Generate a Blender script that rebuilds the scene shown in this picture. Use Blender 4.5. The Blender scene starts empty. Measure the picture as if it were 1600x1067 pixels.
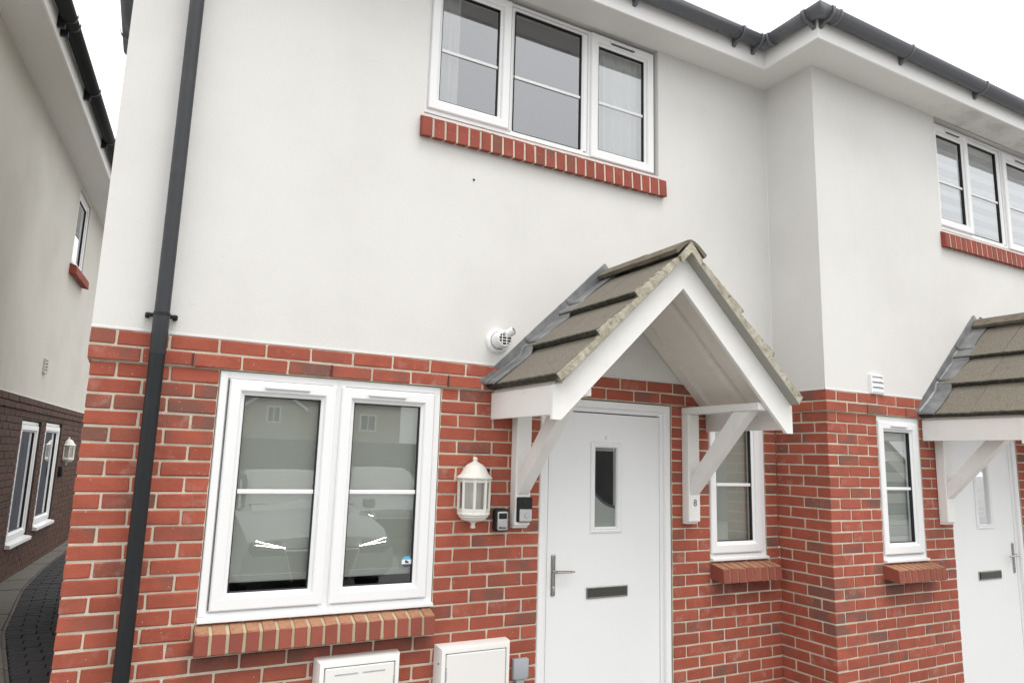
import bpy, bmesh, math, random
from mathutils import Vector, Matrix
random.seed(11)
S = bpy.context.scene
COL = S.collection

# ------------------------------------------------------------------ camera
CP = Vector((0.18546, -3.74457, 1.70646)); YAW, PITCH, ROLL, FPX = 0.4925, 0.1649, 0.0294, 1098.19
fw = Vector((math.sin(YAW)*math.cos(PITCH), math.cos(YAW)*math.cos(PITCH), math.sin(PITCH)))
r0 = Vector((math.cos(YAW), -math.sin(YAW), 0)); u0 = r0.cross(fw)
rt = r0*math.cos(ROLL) + u0*math.sin(ROLL); up = -r0*math.sin(ROLL) + u0*math.cos(ROLL)
cam = bpy.data.cameras.new("camera"); camo = bpy.data.objects.new("camera", cam); COL.objects.link(camo)
camo.matrix_world = Matrix(((rt.x, up.x, -fw.x, CP.x), (rt.y, up.y, -fw.y, CP.y), (rt.z, up.z, -fw.z, CP.z), (0, 0, 0, 1)))
cam.sensor_width = 36; cam.lens = FPX/1600*36; cam.clip_start = 0.05; cam.clip_end = 2000
S.camera = camo
def in_view(p, m=40):
    d = Vector(p) - CP; z = d.dot(fw)
    if z < .1: return False
    x = 800 + FPX*d.dot(rt)/z; y = 533 - FPX*d.dot(up)/z
    return -m < x < 1600+m and -m < y < 1067+m

# ------------------------------------------------------------------ sky and sun (overcast)
W = bpy.data.worlds.new("World"); S.world = W; W.use_nodes = True
nt = W.node_tree; nt.nodes.clear()
def N(nt, t, **k):
    n = nt.nodes.new(t)
    for a, b in k.items():
        if a.startswith('i_'): n.inputs[a[2:].replace('_', ' ')].default_value = b
        else: setattr(n, a, b)
    return n
SUN_EL, SUN_AZ = math.radians(66), math.radians(156)      # azimuth from +Y clockwise: sun stands behind the camera
sky = N(nt, 'ShaderNodeTexSky', sky_type='NISHITA', sun_disc=False, sun_elevation=SUN_EL, sun_rotation=SUN_AZ, air_density=1, dust_density=3)
bg1 = N(nt, 'ShaderNodeBackground'); bg1.inputs['Strength'].default_value = .1
nt.links.new(sky.outputs[0], bg1.inputs['Color'])
tc = N(nt, 'ShaderNodeTexCoord'); sp = N(nt, 'ShaderNodeSeparateXYZ'); nt.links.new(tc.outputs['Generated'], sp.inputs[0])
mr = N(nt, 'ShaderNodeMapRange'); mr.inputs['From Min'].default_value = 0; mr.inputs['From Max'].default_value = 1
mr.inputs['To Min'].default_value = 1.15; mr.inputs['To Max'].default_value = 2.0
nt.links.new(sp.outputs['Z'], mr.inputs['Value'])
nz = N(nt, 'ShaderNodeTexNoise'); nz.inputs['Scale'].default_value = 2.2; nz.inputs['Detail'].default_value = 4
nt.links.new(tc.outputs['Generated'], nz.inputs['Vector'])
mr2 = N(nt, 'ShaderNodeMapRange'); mr2.inputs['To Min'].default_value = .93; mr2.inputs['To Max'].default_value = 1.07
nt.links.new(nz.outputs['Fac'], mr2.inputs['Value'])
mu = N(nt, 'ShaderNodeMath', operation='MULTIPLY'); nt.links.new(mr.outputs[0], mu.inputs[0]); nt.links.new(mr2.outputs[0], mu.inputs[1])
bg2 = N(nt, 'ShaderNodeBackground'); bg2.inputs['Color'].default_value = (1.0, .995, .985, 1); nt.links.new(mu.outputs[0], bg2.inputs['Strength'])
mx = N(nt, 'ShaderNodeMixShader'); mx.inputs[0].default_value = .88
nt.links.new(bg1.outputs[0], mx.inputs[1]); nt.links.new(bg2.outputs[0], mx.inputs[2])
ow = N(nt, 'ShaderNodeOutputWorld'); nt.links.new(mx.outputs[0], ow.inputs['Surface'])
sl = bpy.data.lights.new("sun", 'SUN'); so = bpy.data.objects.new("sun", sl); COL.objects.link(so)
sl.energy = 1.4; sl.angle = math.radians(30); sl.color = (1, .97, .93)
sd = Vector((math.sin(SUN_AZ)*math.cos(SUN_EL), math.cos(SUN_AZ)*math.cos(SUN_EL), math.sin(SUN_EL)))
so.rotation_euler = sd.to_track_quat('Z', 'Y').to_euler(); so.location = (0, -10, 12)
vs = S.view_settings; vs.view_transform = 'Standard'; vs.look = 'None'; vs.gamma = 1; vs.exposure = 0.3
vs.use_curve_mapping = False
S.cycles.max_bounces = 10; S.cycles.transparent_max_bounces = 12; S.cycles.sample_clamp_indirect = 6

# ------------------------------------------------------------------ materials
def mat(name, base=(.5, .5, .5), rough=.6, metal=0.0):
    m = bpy.data.materials.new(name); m.use_nodes = True
    b = m.node_tree.nodes['Principled BSDF']
    b.inputs['Base Color'].default_value = (*base, 1); b.inputs['Roughness'].default_value = rough; b.inputs['Metallic'].default_value = metal
    return m, m.node_tree, b
def lk(nt, a, b): nt.links.new(a, b)
def noise(nt, vec, scale, detail=4, rough=.55):
    n = N(nt, 'ShaderNodeTexNoise'); n.inputs['Scale'].default_value = scale; n.inputs['Detail'].default_value = detail; n.inputs['Roughness'].default_value = rough
    if vec is not None: lk(nt, vec, n.inputs['Vector'])
    return n.outputs['Fac']
def ramp(nt, fac, a, b, ca=0., cb=1.):
    m = N(nt, 'ShaderNodeMapRange'); m.interpolation_type = 'SMOOTHSTEP'
    m.inputs['From Min'].default_value = a; m.inputs['From Max'].default_value = b; m.inputs['To Min'].default_value = ca; m.inputs['To Max'].default_value = cb
    lk(nt, fac, m.inputs['Value']); return m.outputs[0]
def mixc(nt, fac, a, b, mode='MIX'):
    m = N(nt, 'ShaderNodeMix', data_type='RGBA', blend_type=mode)
    for s, v in ((0, fac), (6, a), (7, b)):
        if isinstance(v, (float, int)): m.inputs[s].default_value = v
        elif isinstance(v, tuple): m.inputs[s].default_value = (*v, 1) if len(v) == 3 else v
        else: lk(nt, v, m.inputs[s])
    return m.outputs[2]
def math_(nt, op, a, b=0.):
    m = N(nt, 'ShaderNodeMath', operation=op)
    for i, v in enumerate((a, b)):
        if isinstance(v, (float, int)): m.inputs[i].default_value = v
        else: lk(nt, v, m.inputs[i])
    return m.outputs[0]
def bump(nt, b, h, strength, dist=.005):
    n = N(nt, 'ShaderNodeBump'); n.inputs['Strength'].default_value = strength; n.inputs['Distance'].default_value = dist
    lk(nt, h, n.inputs['Height']); lk(nt, n.outputs[0], b.inputs['Normal'])
def geo_pos(nt): return N(nt, 'ShaderNodeNewGeometry').outputs['Position']
def piece_random(nt):
    """random number and an offset object-space vector for every piece, whether an object or a mesh island"""
    oi = N(nt, 'ShaderNodeObjectInfo'); ge = N(nt, 'ShaderNodeNewGeometry')
    s = math_(nt, 'ADD', math_(nt, 'MULTIPLY', oi.outputs['Random'], 91.7), math_(nt, 'MULTIPLY', ge.outputs['Random Per Island'], 57.3))
    wn = N(nt, 'ShaderNodeTexWhiteNoise', noise_dimensions='1D'); lk(nt, s, wn.inputs['W'])
    wc = wn.outputs['Color']; sx = N(nt, 'ShaderNodeSeparateColor'); lk(nt, wc, sx.inputs[0])
    t = N(nt, 'ShaderNodeTexCoord'); va = N(nt, 'ShaderNodeVectorMath', operation='MULTIPLY_ADD')
    lk(nt, wc, va.inputs[0]); va.inputs[1].default_value = (37, 23, 51); lk(nt, t.outputs['Object'], va.inputs[2])
    return sx.outputs[0], sx.outputs[1], sx.outputs[2], va.outputs[0]

def brick_mat(name, c1, c2, dark, darkness=.62, bloom=.35):
    m, t, b = mat(name, c1, .85)
    r1, r2, r3, v = piece_random(t)
    base = mixc(t, r1, c1, c2)
    n1 = noise(t, v, 9, 3); base = mixc(t, ramp(t, n1, .35, .7, 0, .45), base, tuple(x*.72 for x in c2))
    smear = noise(t, v, 6.5, 2, .4)
    gate = ramp(t, r2, darkness, 1.0, 0., .9)
    base = mixc(t, math_(t, 'MULTIPLY', ramp(t, smear, .36, .62), gate), base, dark)
    gate2 = ramp(t, r3, .55, 1, 0, bloom)
    base = mixc(t, math_(t, 'MULTIPLY', ramp(t, noise(t, v, 14, 5, .65), .48, .72), gate2), base, (.62, .42, .36))
    spk = noise(t, v, 95, 2, .5); base = mixc(t, ramp(t, spk, .715, .76, 0, .7), base, (.7, .6, .55))
    g = noise(t, v, 330, 2); base = mixc(t, ramp(t, g, .3, .75, 0, .28), base, (.1, .03, .02))
    if name == 'red_brick':                     # brick darkened in patches below the sills
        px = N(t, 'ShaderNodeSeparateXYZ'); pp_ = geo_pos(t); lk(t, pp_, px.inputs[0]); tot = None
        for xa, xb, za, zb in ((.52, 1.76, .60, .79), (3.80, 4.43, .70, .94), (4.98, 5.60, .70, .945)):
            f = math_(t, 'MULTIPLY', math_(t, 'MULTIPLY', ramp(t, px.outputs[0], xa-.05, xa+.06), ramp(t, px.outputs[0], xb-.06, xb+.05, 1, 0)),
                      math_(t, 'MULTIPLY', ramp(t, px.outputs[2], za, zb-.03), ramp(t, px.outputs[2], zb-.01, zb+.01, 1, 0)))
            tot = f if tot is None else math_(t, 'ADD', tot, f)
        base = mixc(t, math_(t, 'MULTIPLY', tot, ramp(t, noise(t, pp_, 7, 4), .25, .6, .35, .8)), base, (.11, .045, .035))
        sp_ = math_(t, 'MULTIPLY', ramp(t, px.outputs[2], .95, .45), ramp(t, noise(t, pp_, 4, 5, .65), .45, .7, 0, .35)); base = mixc(t, sp_, base, (.17, .07, .05))
    lk(t, base, b.inputs['Base Color'])
    h = math_(t, 'ADD', noise(t, v, 45, 5, .6), math_(t, 'MULTIPLY', g, .5)); bump(t, b, h, .5, .004)
    return m
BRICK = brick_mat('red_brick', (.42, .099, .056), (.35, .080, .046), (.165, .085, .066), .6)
SILLBRICK = brick_mat('sill_brick', (.33, .072, .046), (.28, .06, .04), (.17, .08, .055), .75, .12)
DARKBRICK = brick_mat('dark_brown_brick', (.062, .027, .014), (.08, .030, .016), (.034, .020, .012), .4, .05)

def sill_top_mat():
    m, t, b = mat('weathered_sill_brick', (.4, .1, .05), .9)
    r1, r2, r3, v = piece_random(t)
    ge = N(t, 'ShaderNodeNewGeometry'); sx = N(t, 'ShaderNodeSeparateXYZ'); lk(t, ge.outputs['True Normal'], sx.inputs[0])
    base = mixc(t, r1, (.30, .078, .052), (.235, .06, .043))
    base = mixc(t, ramp(t, noise(t, v, 20, 4), .4, .7, 0, .4), base, (.2, .07, .045))
    lich = math_(t, 'MULTIPLY', ramp(t, sx.outputs['Z'], .4, .8), ramp(t, noise(t, v, 40, 5, .7), .3, .6, .35, .9))
    base = mixc(t, lich, base, (.33, .19, .105))
    lk(t, base, b.inputs['Base Color']); bump(t, b, noise(t, v, 120, 4), .5, .004)
    return m
SILLTOP = sill_top_mat()

def mortar_mat(name, c, c2):
    m, t, b = mat(name, c, .95); p = geo_pos(t)
    base = mixc(t, ramp(t, noise(t, p, 5, 5), .35, .7), c, c2)
    base = mixc(t, ramp(t, noise(t, p, 160, 3), .45, .75, 0, .35), base, tuple(x*.5 for x in c))
    lk(t, base, b.inputs['Base Color']); bump(t, b, noise(t, p, 140, 4), .6, .006); return m
MORTAR = mortar_mat('mortar', (.63, .565, .455), (.49, .435, .345))
SILLMORTAR = mortar_mat('sill_mortar', (.44, .37, .25), (.33, .285, .18)); BROWNMORTAR = mortar_mat('stained_sill_mortar', (.27, .15, .09), (.2, .1, .06))
DARKMORTAR = mortar_mat('grey_mortar', (.05, .040, .030), (.036, .029, .022))

def render_mat(name, c, c2):
    m, t, b = mat(name, c, .9); p = geo_pos(t)
    st = N(t, 'ShaderNodeVectorMath', operation='MULTIPLY'); lk(t, p, st.inputs[0]); st.inputs[1].default_value = (4.5, 4.5, .35)
    base = mixc(t, ramp(t, noise(t, p, 1.1, 5, .6), .38, .75, 0, .75), c, c2)
    base = mixc(t, ramp(t, noise(t, st.outputs[0], 1.6, 4, .6), .5, .8, 0, .10), base, tuple(x*.9 for x in c2))
    base = mixc(t, ramp(t, noise(t, p, 26, 2), .72, .78, 0, .3), base, tuple(x*.78 for x in c2))
    base = mixc(t, ramp(t, noise(t, p, 130, 4, .7), .4, .7, 0, .12), base, tuple(x*.8 for x in c2))
    lk(t, base, b.inputs['Base Color'])
    bump(t, b, math_(t, 'ADD', noise(t, p, 240, 3), math_(t, 'MULTIPLY', noise(t, p, 7, 3), 1.2)), .22, .004); return m
RENDER = render_mat('white_render', (.695, .687, .668), (.63, .62, .595))
RENDER2 = render_mat('grey_render', (.58, .56, .51), (.50, .48, .43))

def painted(name, c, rough, dirt=.12, dc=(.4, .37, .3), sc=3., bs=0.0):
    m, t, b = mat(name, c, rough); p = geo_pos(t)
    f = math_(t, 'MULTIPLY', ramp(t, noise(t, p, sc, 6, .65), .5, .85), dirt*2)
    base = mixc(t, f, c, dc); base = mixc(t, ramp(t, noise(t, p, 60, 3), .62, .8, 0, dirt), base, dc)
    lk(t, base, b.inputs['Base Color'])
    if dirt > .05: lk(t, ramp(t, noise(t, p, 18, 3), .3, .7, rough*.85, min(1, rough*1.25)), b.inputs['Roughness'])
    if bs: bump(t, b, noise(t, p, 90, 4), bs, .003)
    return m
def grain(m):
    t = m.node_tree; b = t.nodes['Principled BSDF']; p = geo_pos(t); st = N(t, 'ShaderNodeVectorMath', operation='MULTIPLY'); lk(t, p, st.inputs[0]); st.inputs[1].default_value = (60, 60, 3)
    bump(t, b, noise(t, st.outputs[0], 3, 4, .6), .10, .004)
UPVC = painted('white_upvc', (.80, .805, .81), .28, .008)
DOORW = painted('white_door_skin', (.79, .80, .805), .38, .01)
grain(DOORW)
PAINTW = painted('white_painted_timber', (.80, .79, .765), .5, .16, (.45, .42, .34), 5, .15)
FASCIA = painted('white_fascia_board', (.86, .86, .85), .4, .03, (.5, .47, .4), 2.2)
SOFFIT = painted('white_soffit_board', (.78, .775, .75), .55, .06, (.36, .32, .26), 2.2, .1)
def stain_soffit():
    t = SOFFIT.node_tree; b = t.nodes['Principled BSDF']; src = b.inputs['Base Color'].links[0].from_socket
    p = geo_pos(t); s = N(t, 'ShaderNodeSeparateXYZ'); lk(t, p, s.inputs[0])
    f = math_(t, 'MULTIPLY', ramp(t, s.outputs['X'], 5.2, 6.3), ramp(t, noise(t, p, 5, 6, .7), .42, .75, 0, .45))
    lk(t, mixc(t, f, src, (.33, .30, .26)), b.inputs['Base Color'])
stain_soffit()
PLASTER = painted('porch_ceiling', (.76, .73, .67), .9, .12, (.45, .40, .32), 14, .4)
GREYPL = painted('dark_grey_plastic', (.115, .12, .133), .32, .2, (.17, .17, .17), 6)
BLACKPL = painted('black_plastic', (.013, .0145, .016), .42, .12, (.05, .05, .05), 6); BLACKPL.node_tree.nodes['Principled BSDF'].inputs['Specular IOR Level'].default_value = .3
CHARCOAL = painted('charcoal_plastic', (.034, .037, .042), .42, .15, (.08, .08, .08), 6); CHARCOAL.node_tree.nodes['Principled BSDF'].inputs['Specular IOR Level'].default_value = .35
CREAMW = painted('cream_white_plastic', (.72, .71, .66), .4, .10, (.45, .42, .3), 6)
METERW = painted('meter_box_plastic', (.77, .76, .73), .45, .02)
GREYBOX = painted('grey_plastic', (.36, .38, .41), .45, .1)
SILVER, *_ = mat('silver_plastic', (.55, .55, .55), .35, .6)
CHROME, *_ = mat('chrome', (.42, .41, .385), .12, 1)
BLINDF = painted('blind_fabric', (.66, .67, .62), .95, .03)
BLINDBAR = painted('blind_rail', (.72, .72, .70), .5, .03)
CURTAIN = painted('curtain_fabric', (.9, .9, .9), .95, .02)
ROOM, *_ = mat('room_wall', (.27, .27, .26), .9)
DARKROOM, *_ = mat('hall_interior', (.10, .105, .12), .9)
WOODBLK, *_ = mat('black_rubber', (.012, .012, .012), .6)
DARKCHROME, *_ = mat('dark_reflection_chrome', (.13, .13, .12), .18, 1)  # flap chrome darkened: the dark surroundings it mirrors are put into its colour
def mk_glass(name, ior, k):
    m = bpy.data.materials.new(name); m.use_nodes = True; t = m.node_tree; t.nodes.clear()
    fr = N(t, 'ShaderNodeFresnel'); fr.inputs['IOR'].default_value = ior
    f = math_(t, 'MULTIPLY', fr.outputs[0], k); f = math_(t, 'MINIMUM', f, .85)
    tr = N(t, 'ShaderNodeBsdfTransparent'); tr.inputs[0].default_value = (.88, .91, .89, 1)
    gl = N(t, 'ShaderNodeBsdfGlossy'); gl.inputs['Roughness'].default_value = .004; gl.inputs['Color'].default_value = (.95, .97, 1, 1)
    mxn = N(t, 'ShaderNodeMixShader'); lk(t, f, mxn.inputs[0]); lk(t, tr.outputs[0], mxn.inputs[1]); lk(t, gl.outputs[0], mxn.inputs[2])
    o = N(t, 'ShaderNodeOutputMaterial'); lk(t, mxn.outputs[0], o.inputs[0]); return m
GLASS = mk_glass('coated_glass', 2.2, 1.75); CLEARGLASS = mk_glass('window_glass', 1.6, 3.0); DOORGLASS = mk_glass('door_glass', 1.5, 1.2)
def mk_lead():
    m, t, b = mat('lead_sheet', (.2, .21, .22), .5); p = geo_pos(t)
    base = mixc(t, ramp(t, noise(t, p, 7, 5, .6), .35, .7), (.14, .145, .15), (.235, .236, .238))
    base = mixc(t, ramp(t, noise(t, p, 38, 4, .7), .6, .75, 0, .5), base, (.45, .45, .44))
    lk(t, base, b.inputs['Base Color']); b.inputs['Metallic'].default_value = .15; bump(t, b, noise(t, p, 12, 4), .5, .012); return m
LEAD = mk_lead()
def mk_tile():
    m, t, b = mat('concrete_roof_tile', (.17, .15, .12), .95); p = geo_pos(t)
    tcn = N(t, 'ShaderNodeTexCoord'); s = N(t, 'ShaderNodeSeparateXYZ'); lk(t, tcn.outputs['Object'], s.inputs[0])
    oi = N(t, 'ShaderNodeObjectInfo')
    base = mixc(t, oi.outputs['Random'], (.142, .125, .098), (.112, .099, .078))
    base = mixc(t, ramp(t, noise(t, p, 8, 5, .65), .35, .7, 0, .6), base, (.14, .122, .092))
    base = mixc(t, ramp(t, noise(t, p, 260, 3, .7), .42, .62, 0, .7), base, (.31, .28, .23))
    base = mixc(t, ramp(t, noise(t, p, 85, 4, .75), .45, .65, 0, .5), base, (.085, .075, .055))
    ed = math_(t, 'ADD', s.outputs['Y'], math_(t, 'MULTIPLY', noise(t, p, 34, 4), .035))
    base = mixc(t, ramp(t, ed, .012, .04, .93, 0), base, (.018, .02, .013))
    base = mixc(t, ramp(t, noise(t, p, 20, 6, .75), .58, .68, 0, .75), base, (.07, .07, .035))
    lk(t, base, b.inputs['Base Color']); bump(t, b, noise(t, p, 300, 3), .8, .004); return m
TILE = mk_tile()
def mk_ridge():
    m, t, b = mat('ridge_tile_concrete', (.2, .17, .13), .95); p = geo_pos(t)
    base = mixc(t, ramp(t, noise(t, p, 9, 5), .35, .7), (.175, .148, .112), (.125, .107, .08))
    base = mixc(t, ramp(t, noise(t, p, 25, 5, .7), .52, .66, 0, .8), base, (.06, .06, .03))
    base = mixc(t, ramp(t, noise(t, p, 33, 4, .7), .62, .7, 0, .7), base, (.26, .23, .13))
    lk(t, base, b.inputs['Base Color']); bump(t, b, noise(t, p, 200, 4), .8, .005); return m
RIDGE = mk_ridge()
def mk_verge():
    m, t, b = mat('verge_mortar', (.5, .46, .34), .95); p = geo_pos(t)
    base = mixc(t, ramp(t, noise(t, p, 12, 5), .35, .65), (.46, .43, .35), (.33, .305, .235))
    base = mixc(t, ramp(t, noise(t, p, 24, 6, .72), .56, .66, 0, .85), base, (.10, .095, .05))
    base = mixc(t, ramp(t, noise(t, p, 18, 5, .6), .6, .7, 0, .6), base, (.3, .2, .1))
    lk(t, base, b.inputs['Base Color']); bump(t, b, noise(t, p, 60, 5), .8, .01); return m
VERGE = mk_verge()
UNDERCLOAK = painted('fibre_cement', (.33, .32, .29), .9, .3, (.16, .15, .1), 12, .2)
def mk_paver(name, c1, c2):
    m, t, b = mat(name, c1, .8); r1, r2, r3, v = piece_random(t)
    base = mixc(t, r1, c1, c2); base = mixc(t, ramp(t, noise(t, v, 30, 4), .4, .7, 0, .5), base, tuple(x*.55 for x in c1))
    lk(t, base, b.inputs['Base Color']); bump(t, b, noise(t, v, 150, 4), .5, .004); return m
PAVER = mk_paver('dark_block_paver', (.020, .021, .0225), (.013, .0135, .015))
SLAB = mk_paver('pale_concrete_slab', (.13, .12, .105), (.09, .084, .072))
def mk_ground():
    m, t, b = mat('tarmac', (.2, .2, .19), .9); p = geo_pos(t)
    base = mixc(t, ramp(t, noise(t, p, .6, 6), .3, .7), (.30, .295, .28), (.23, .228, .22))
    base = mixc(t, ramp(t, noise(t, p, 90, 3), .4, .7, 0, .4), base, (.1, .1, .1))
    lk(t, base, b.inputs['Base Color']); bump(t, b, noise(t, p, 160, 4), .5, .01); return m
GROUND = mk_ground()

# ------------------------------------------------------------------ mesh helpers
def tagp(o, label=None, cat=None, group=None, kind=None):
    if label: o['label'] = label
    if cat: o['category'] = cat
    if group: o['group'] = group
    if kind: o['kind'] = kind
    return o
def link(name, me, m=None, parent=None, loc=(0, 0, 0)):
    o = bpy.data.objects.new(name, me); COL.objects.link(o)
    if m is not None and me is not None and not me.materials: me.materials.append(m)
    o.parent = parent; o.location = loc; return o
def empty(name, label, cat, loc=(0, 0, 0), rz=0, group=None):
    o = bpy.data.objects.new(name, None); COL.objects.link(o); o.location = loc; o.rotation_euler = (0, 0, rz); o.empty_display_size = .2
    return tagp(o, label, cat, group)
class MB:
    def __init__(s): s.bm = bmesh.new()
    def box(s, x0, x1, y0, y1, z0, z1, bev=0, seg=1):
        if x0 > x1: x0, x1 = x1, x0
        if y0 > y1: y0, y1 = y1, y0
        if z0 > z1: z0, z1 = z1, z0
        r = bmesh.ops.create_cube(s.bm, size=1)
        for v in r['verts']:
            v.co = Vector(((x0+x1)/2+v.co.x*(x1-x0), (y0+y1)/2+v.co.y*(y1-y0), (z0+z1)/2+v.co.z*(z1-z0)))
        if bev:
            es = list({e for v in r['verts'] for e in v.link_edges})
            bmesh.ops.bevel(s.bm, geom=es, offset=bev, segments=seg, affect='EDGES', profile=.5)
        return s
    def poly(s, pts):
        vs = [s.bm.verts.new(p) for p in pts]; s.bm.faces.new(vs); return s
    def prism(s, pts, d):
        """closed planar outline pts swept by vector d"""
        d = Vector(d); a = [s.bm.verts.new(p) for p in pts]; b = [s.bm.verts.new(Vector(p)+d) for p in pts]
        n = len(pts); s.bm.faces.new(a); s.bm.faces.new(b[::-1])
        for i in range(n): s.bm.faces.new((a[i], b[i], b[(i+1) % n], a[(i+1) % n]))
        return s
    def rings(s, rings, closed=True, caps=False):
        rr = [[s.bm.verts.new(p) for p in r] for r in rings]
        for a, b in zip(rr, rr[1:]):
            n = len(a)
            for i in range(n if closed else n-1): s.bm.faces.new((a[i], a[(i+1) % n], b[(i+1) % n], b[i]))
        if caps: s.bm.faces.new(rr[0][::-1]); s.bm.faces.new(rr[-1])
        return s
    def lathe(s, prof, c, n=16, a0=0, a1=2*math.pi, axis='Z'):
        full = abs(a1-a0-2*math.pi) < 1e-6; k = n if full else n+1; R = []
        for r, h in prof:
            ring = []
            for i in range(k):
                a = a0+(a1-a0)*i/n; x, y = r*math.cos(a), r*math.sin(a)
                p = (x, y, h) if axis == 'Z' else (x, h, y)
                ring.append(Vector(c)+Vector(p))
            R.append(ring)
        return s.rings(R, full)
    def tube(s, p0, p1, r, n=12, r1=None):
        p0, p1 = Vector(p0), Vector(p1); d = (p1-p0).normalized(); a = d.orthogonal().normalized(); b = d.cross(a); r1 = r if r1 is None else r1
        return s.rings([[p+(a*math.cos(2*math.pi*i/n)+b*math.sin(2*math.pi*i/n))*q for i in range(n)] for p, q in ((p0, r), (p1, r1))], True, True)
    def ring(s, x0, x1, z0, z1, prof):
        """rectangular frame: prof = [(inset, y), ...] round the outline"""
        return s.rings([[(x0+i, y, z0+i), (x1-i, y, z0+i), (x1-i, y, z1-i), (x0+i, y, z1-i)] for i, y in prof], True)
    def build(s, name, m, parent=None, smooth=False, loc=(0, 0, 0)):
        bmesh.ops.recalc_face_normals(s.bm, faces=s.bm.faces)
        me = bpy.data.meshes.new(name); s.bm.to_mesh(me); s.bm.free()
        if smooth:
            for p in me.polygons: p.use_smooth = True
            try: me.set_sharp_from_angle(angle=math.radians(35))
            except Exception: pass
        return link(name, me, m, parent, loc)

_bc = {}
def brick_mesh(w, d, h, m, bev=.0045, jit=.0018):
    var = random.randrange(5); key = (round(w, 3), round(d, 3), round(h, 3), m.name, var)
    if key not in _bc:
        b = MB(); b.box(-w/2, w/2, 0, d, -h/2, h/2, bev)
        for v in b.bm.verts: v.co += Vector([random.uniform(-jit, jit) for _ in range(3)])
        bmesh.ops.recalc_face_normals(b.bm, faces=b.bm.faces)
        me = bpy.data.meshes.new('brick'); b.bm.to_mesh(me); b.bm.free(); me.materials.append(m); _bc[key] = me
    return _bc[key]
def brick_mesh_y(w, d, h, m):
    me = brick_mesh(w, d, h, m); k = ('c', me.name)
    if k not in _bc:
        c = me.copy(); c.transform(Matrix.Translation((0, -d/2, 0))); _bc[k] = c
    return _bc[k]
def join_stuff(name, items, m, parent):
    """many bricks too far or out of sight: one mesh. items = (mesh, location)"""
    vs, fs = [], []
    for me, loc in items:
        o = len(vs); L = Vector(loc)
        vs += [v.co+L for v in me.vertices]; fs += [[i+o for i in p.vertices] for p in me.polygons]
    me = bpy.data.meshes.new(name); me.from_pydata([tuple(v) for v in vs], [], fs)
    return tagp(link(name, me, m, parent), kind='stuff')
def course(x0, x1, half_first):
    L = x1-x0+.01; n = max(1, round(L/.1125)); u = L/n; out = []; x = x0; left = n
    first = half_first
    while left > 0:
        k = 1 if (first or left == 1) else 2; first = False
        out.append((x, x+k*u-.01)); x += k*u; left -= k
    return out
class Bricks:
    """lays single bricks as parts; those out of sight go to one joined part"""
    def __init__(s, parent, m, M=None, cap=295): s.p, s.m, s.M, s.single, s.rest, s.cap = parent, m, M, [], [], cap
    def lay(s, a, b, y, zc, d=.06, h=.065, axis='x'):
        w = b-a; w = round(w*500)/500
        me = brick_mesh(w, d, h, s.m) if axis == 'x' else brick_mesh(d, w, h, s.m)
        jy = random.uniform(-.0015, .0015)
        if axis == 'y': me = brick_mesh_y(d, w, h, s.m)
        loc = Vector(((a+b)/2, y+jy, zc+random.uniform(-.001, .001))) if axis == 'x' else Vector((y+d/2+jy, (a+b)/2, zc))
        wl = (s.M @ loc) if s.M else loc
        if in_view(wl): s.single.append((me, loc, (wl-CP).length))
        else: s.rest.append((me, loc))
    def done(s, name='brick', stuff='lower_brickwork'):
        s.single.sort(key=lambda t: t[2])
        for me, loc, _ in s.single[:s.cap]: link(name, me, s.m, s.p, loc)
        s.rest += [(a, b) for a, b, _ in s.single[s.cap:]]
        if s.rest: join_stuff(stuff, s.rest, s.m, s.p)
def sheet(mb, x0, x1, z0, z1, y, holes, depth, P=lambda x, y, z: (x, y, z)):
    """wall face at y with rectangular holes and their reveals"""
    xs = sorted({x0, x1, *[v for h in holes for v in h[:2] if x0 < v < x1]}); zs = sorted({z0, z1, *[v for h in holes for v in h[2:] if z0 < v < z1]})
    for a, b in zip(xs, xs[1:]):
        for c, d in zip(zs, zs[1:]):
            mx_, mz_ = (a+b)/2, (c+d)/2
            if any(h[0] < mx_ < h[1] and h[2] < mz_ < h[3] for h in holes): continue
            mb.poly([P(a, y, c), P(b, y, c), P(b, y, d), P(a, y, d)])
    for h in holes:
        a, b, c, d = h; a, b, c, d = max(a, x0), min(b, x1), max(c, z0), min(d, z1)
        if a >= b or c >= d: continue
        e = y+depth
        mb.poly([P(a, y, c), P(a, y, d), P(a, e, d), P(a, e, c)]); mb.poly([P(b, y, c), P(b, e, c), P(b, e, d), P(b, y, d)])
        if c > z0: mb.poly([P(a, y, c), P(a, e, c), P(b, e, c), P(b, y, c)])
        if d < z1: mb.poly([P(a, y, d), P(b, y, d), P(b, e, d), P(a, e, d)])

ZT = 2.25                                   # top of the brick plinth
XC, DEP = 4.468, .453                       # inner corner, and how far the next house stands forward
YR = -DEP
WL, WR, DL, DE = .5555, 1.7462, 2.416, 3.4577
NL, NR = 3.795, 4.345
RWL, RWR, RDL, RDE = 5.015, 5.525, 5.885, 6.89
UPL, UPR = 1.548, 3.35
ROFF = Vector((3.49, YR, 0))
SOF = 4.72

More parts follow.
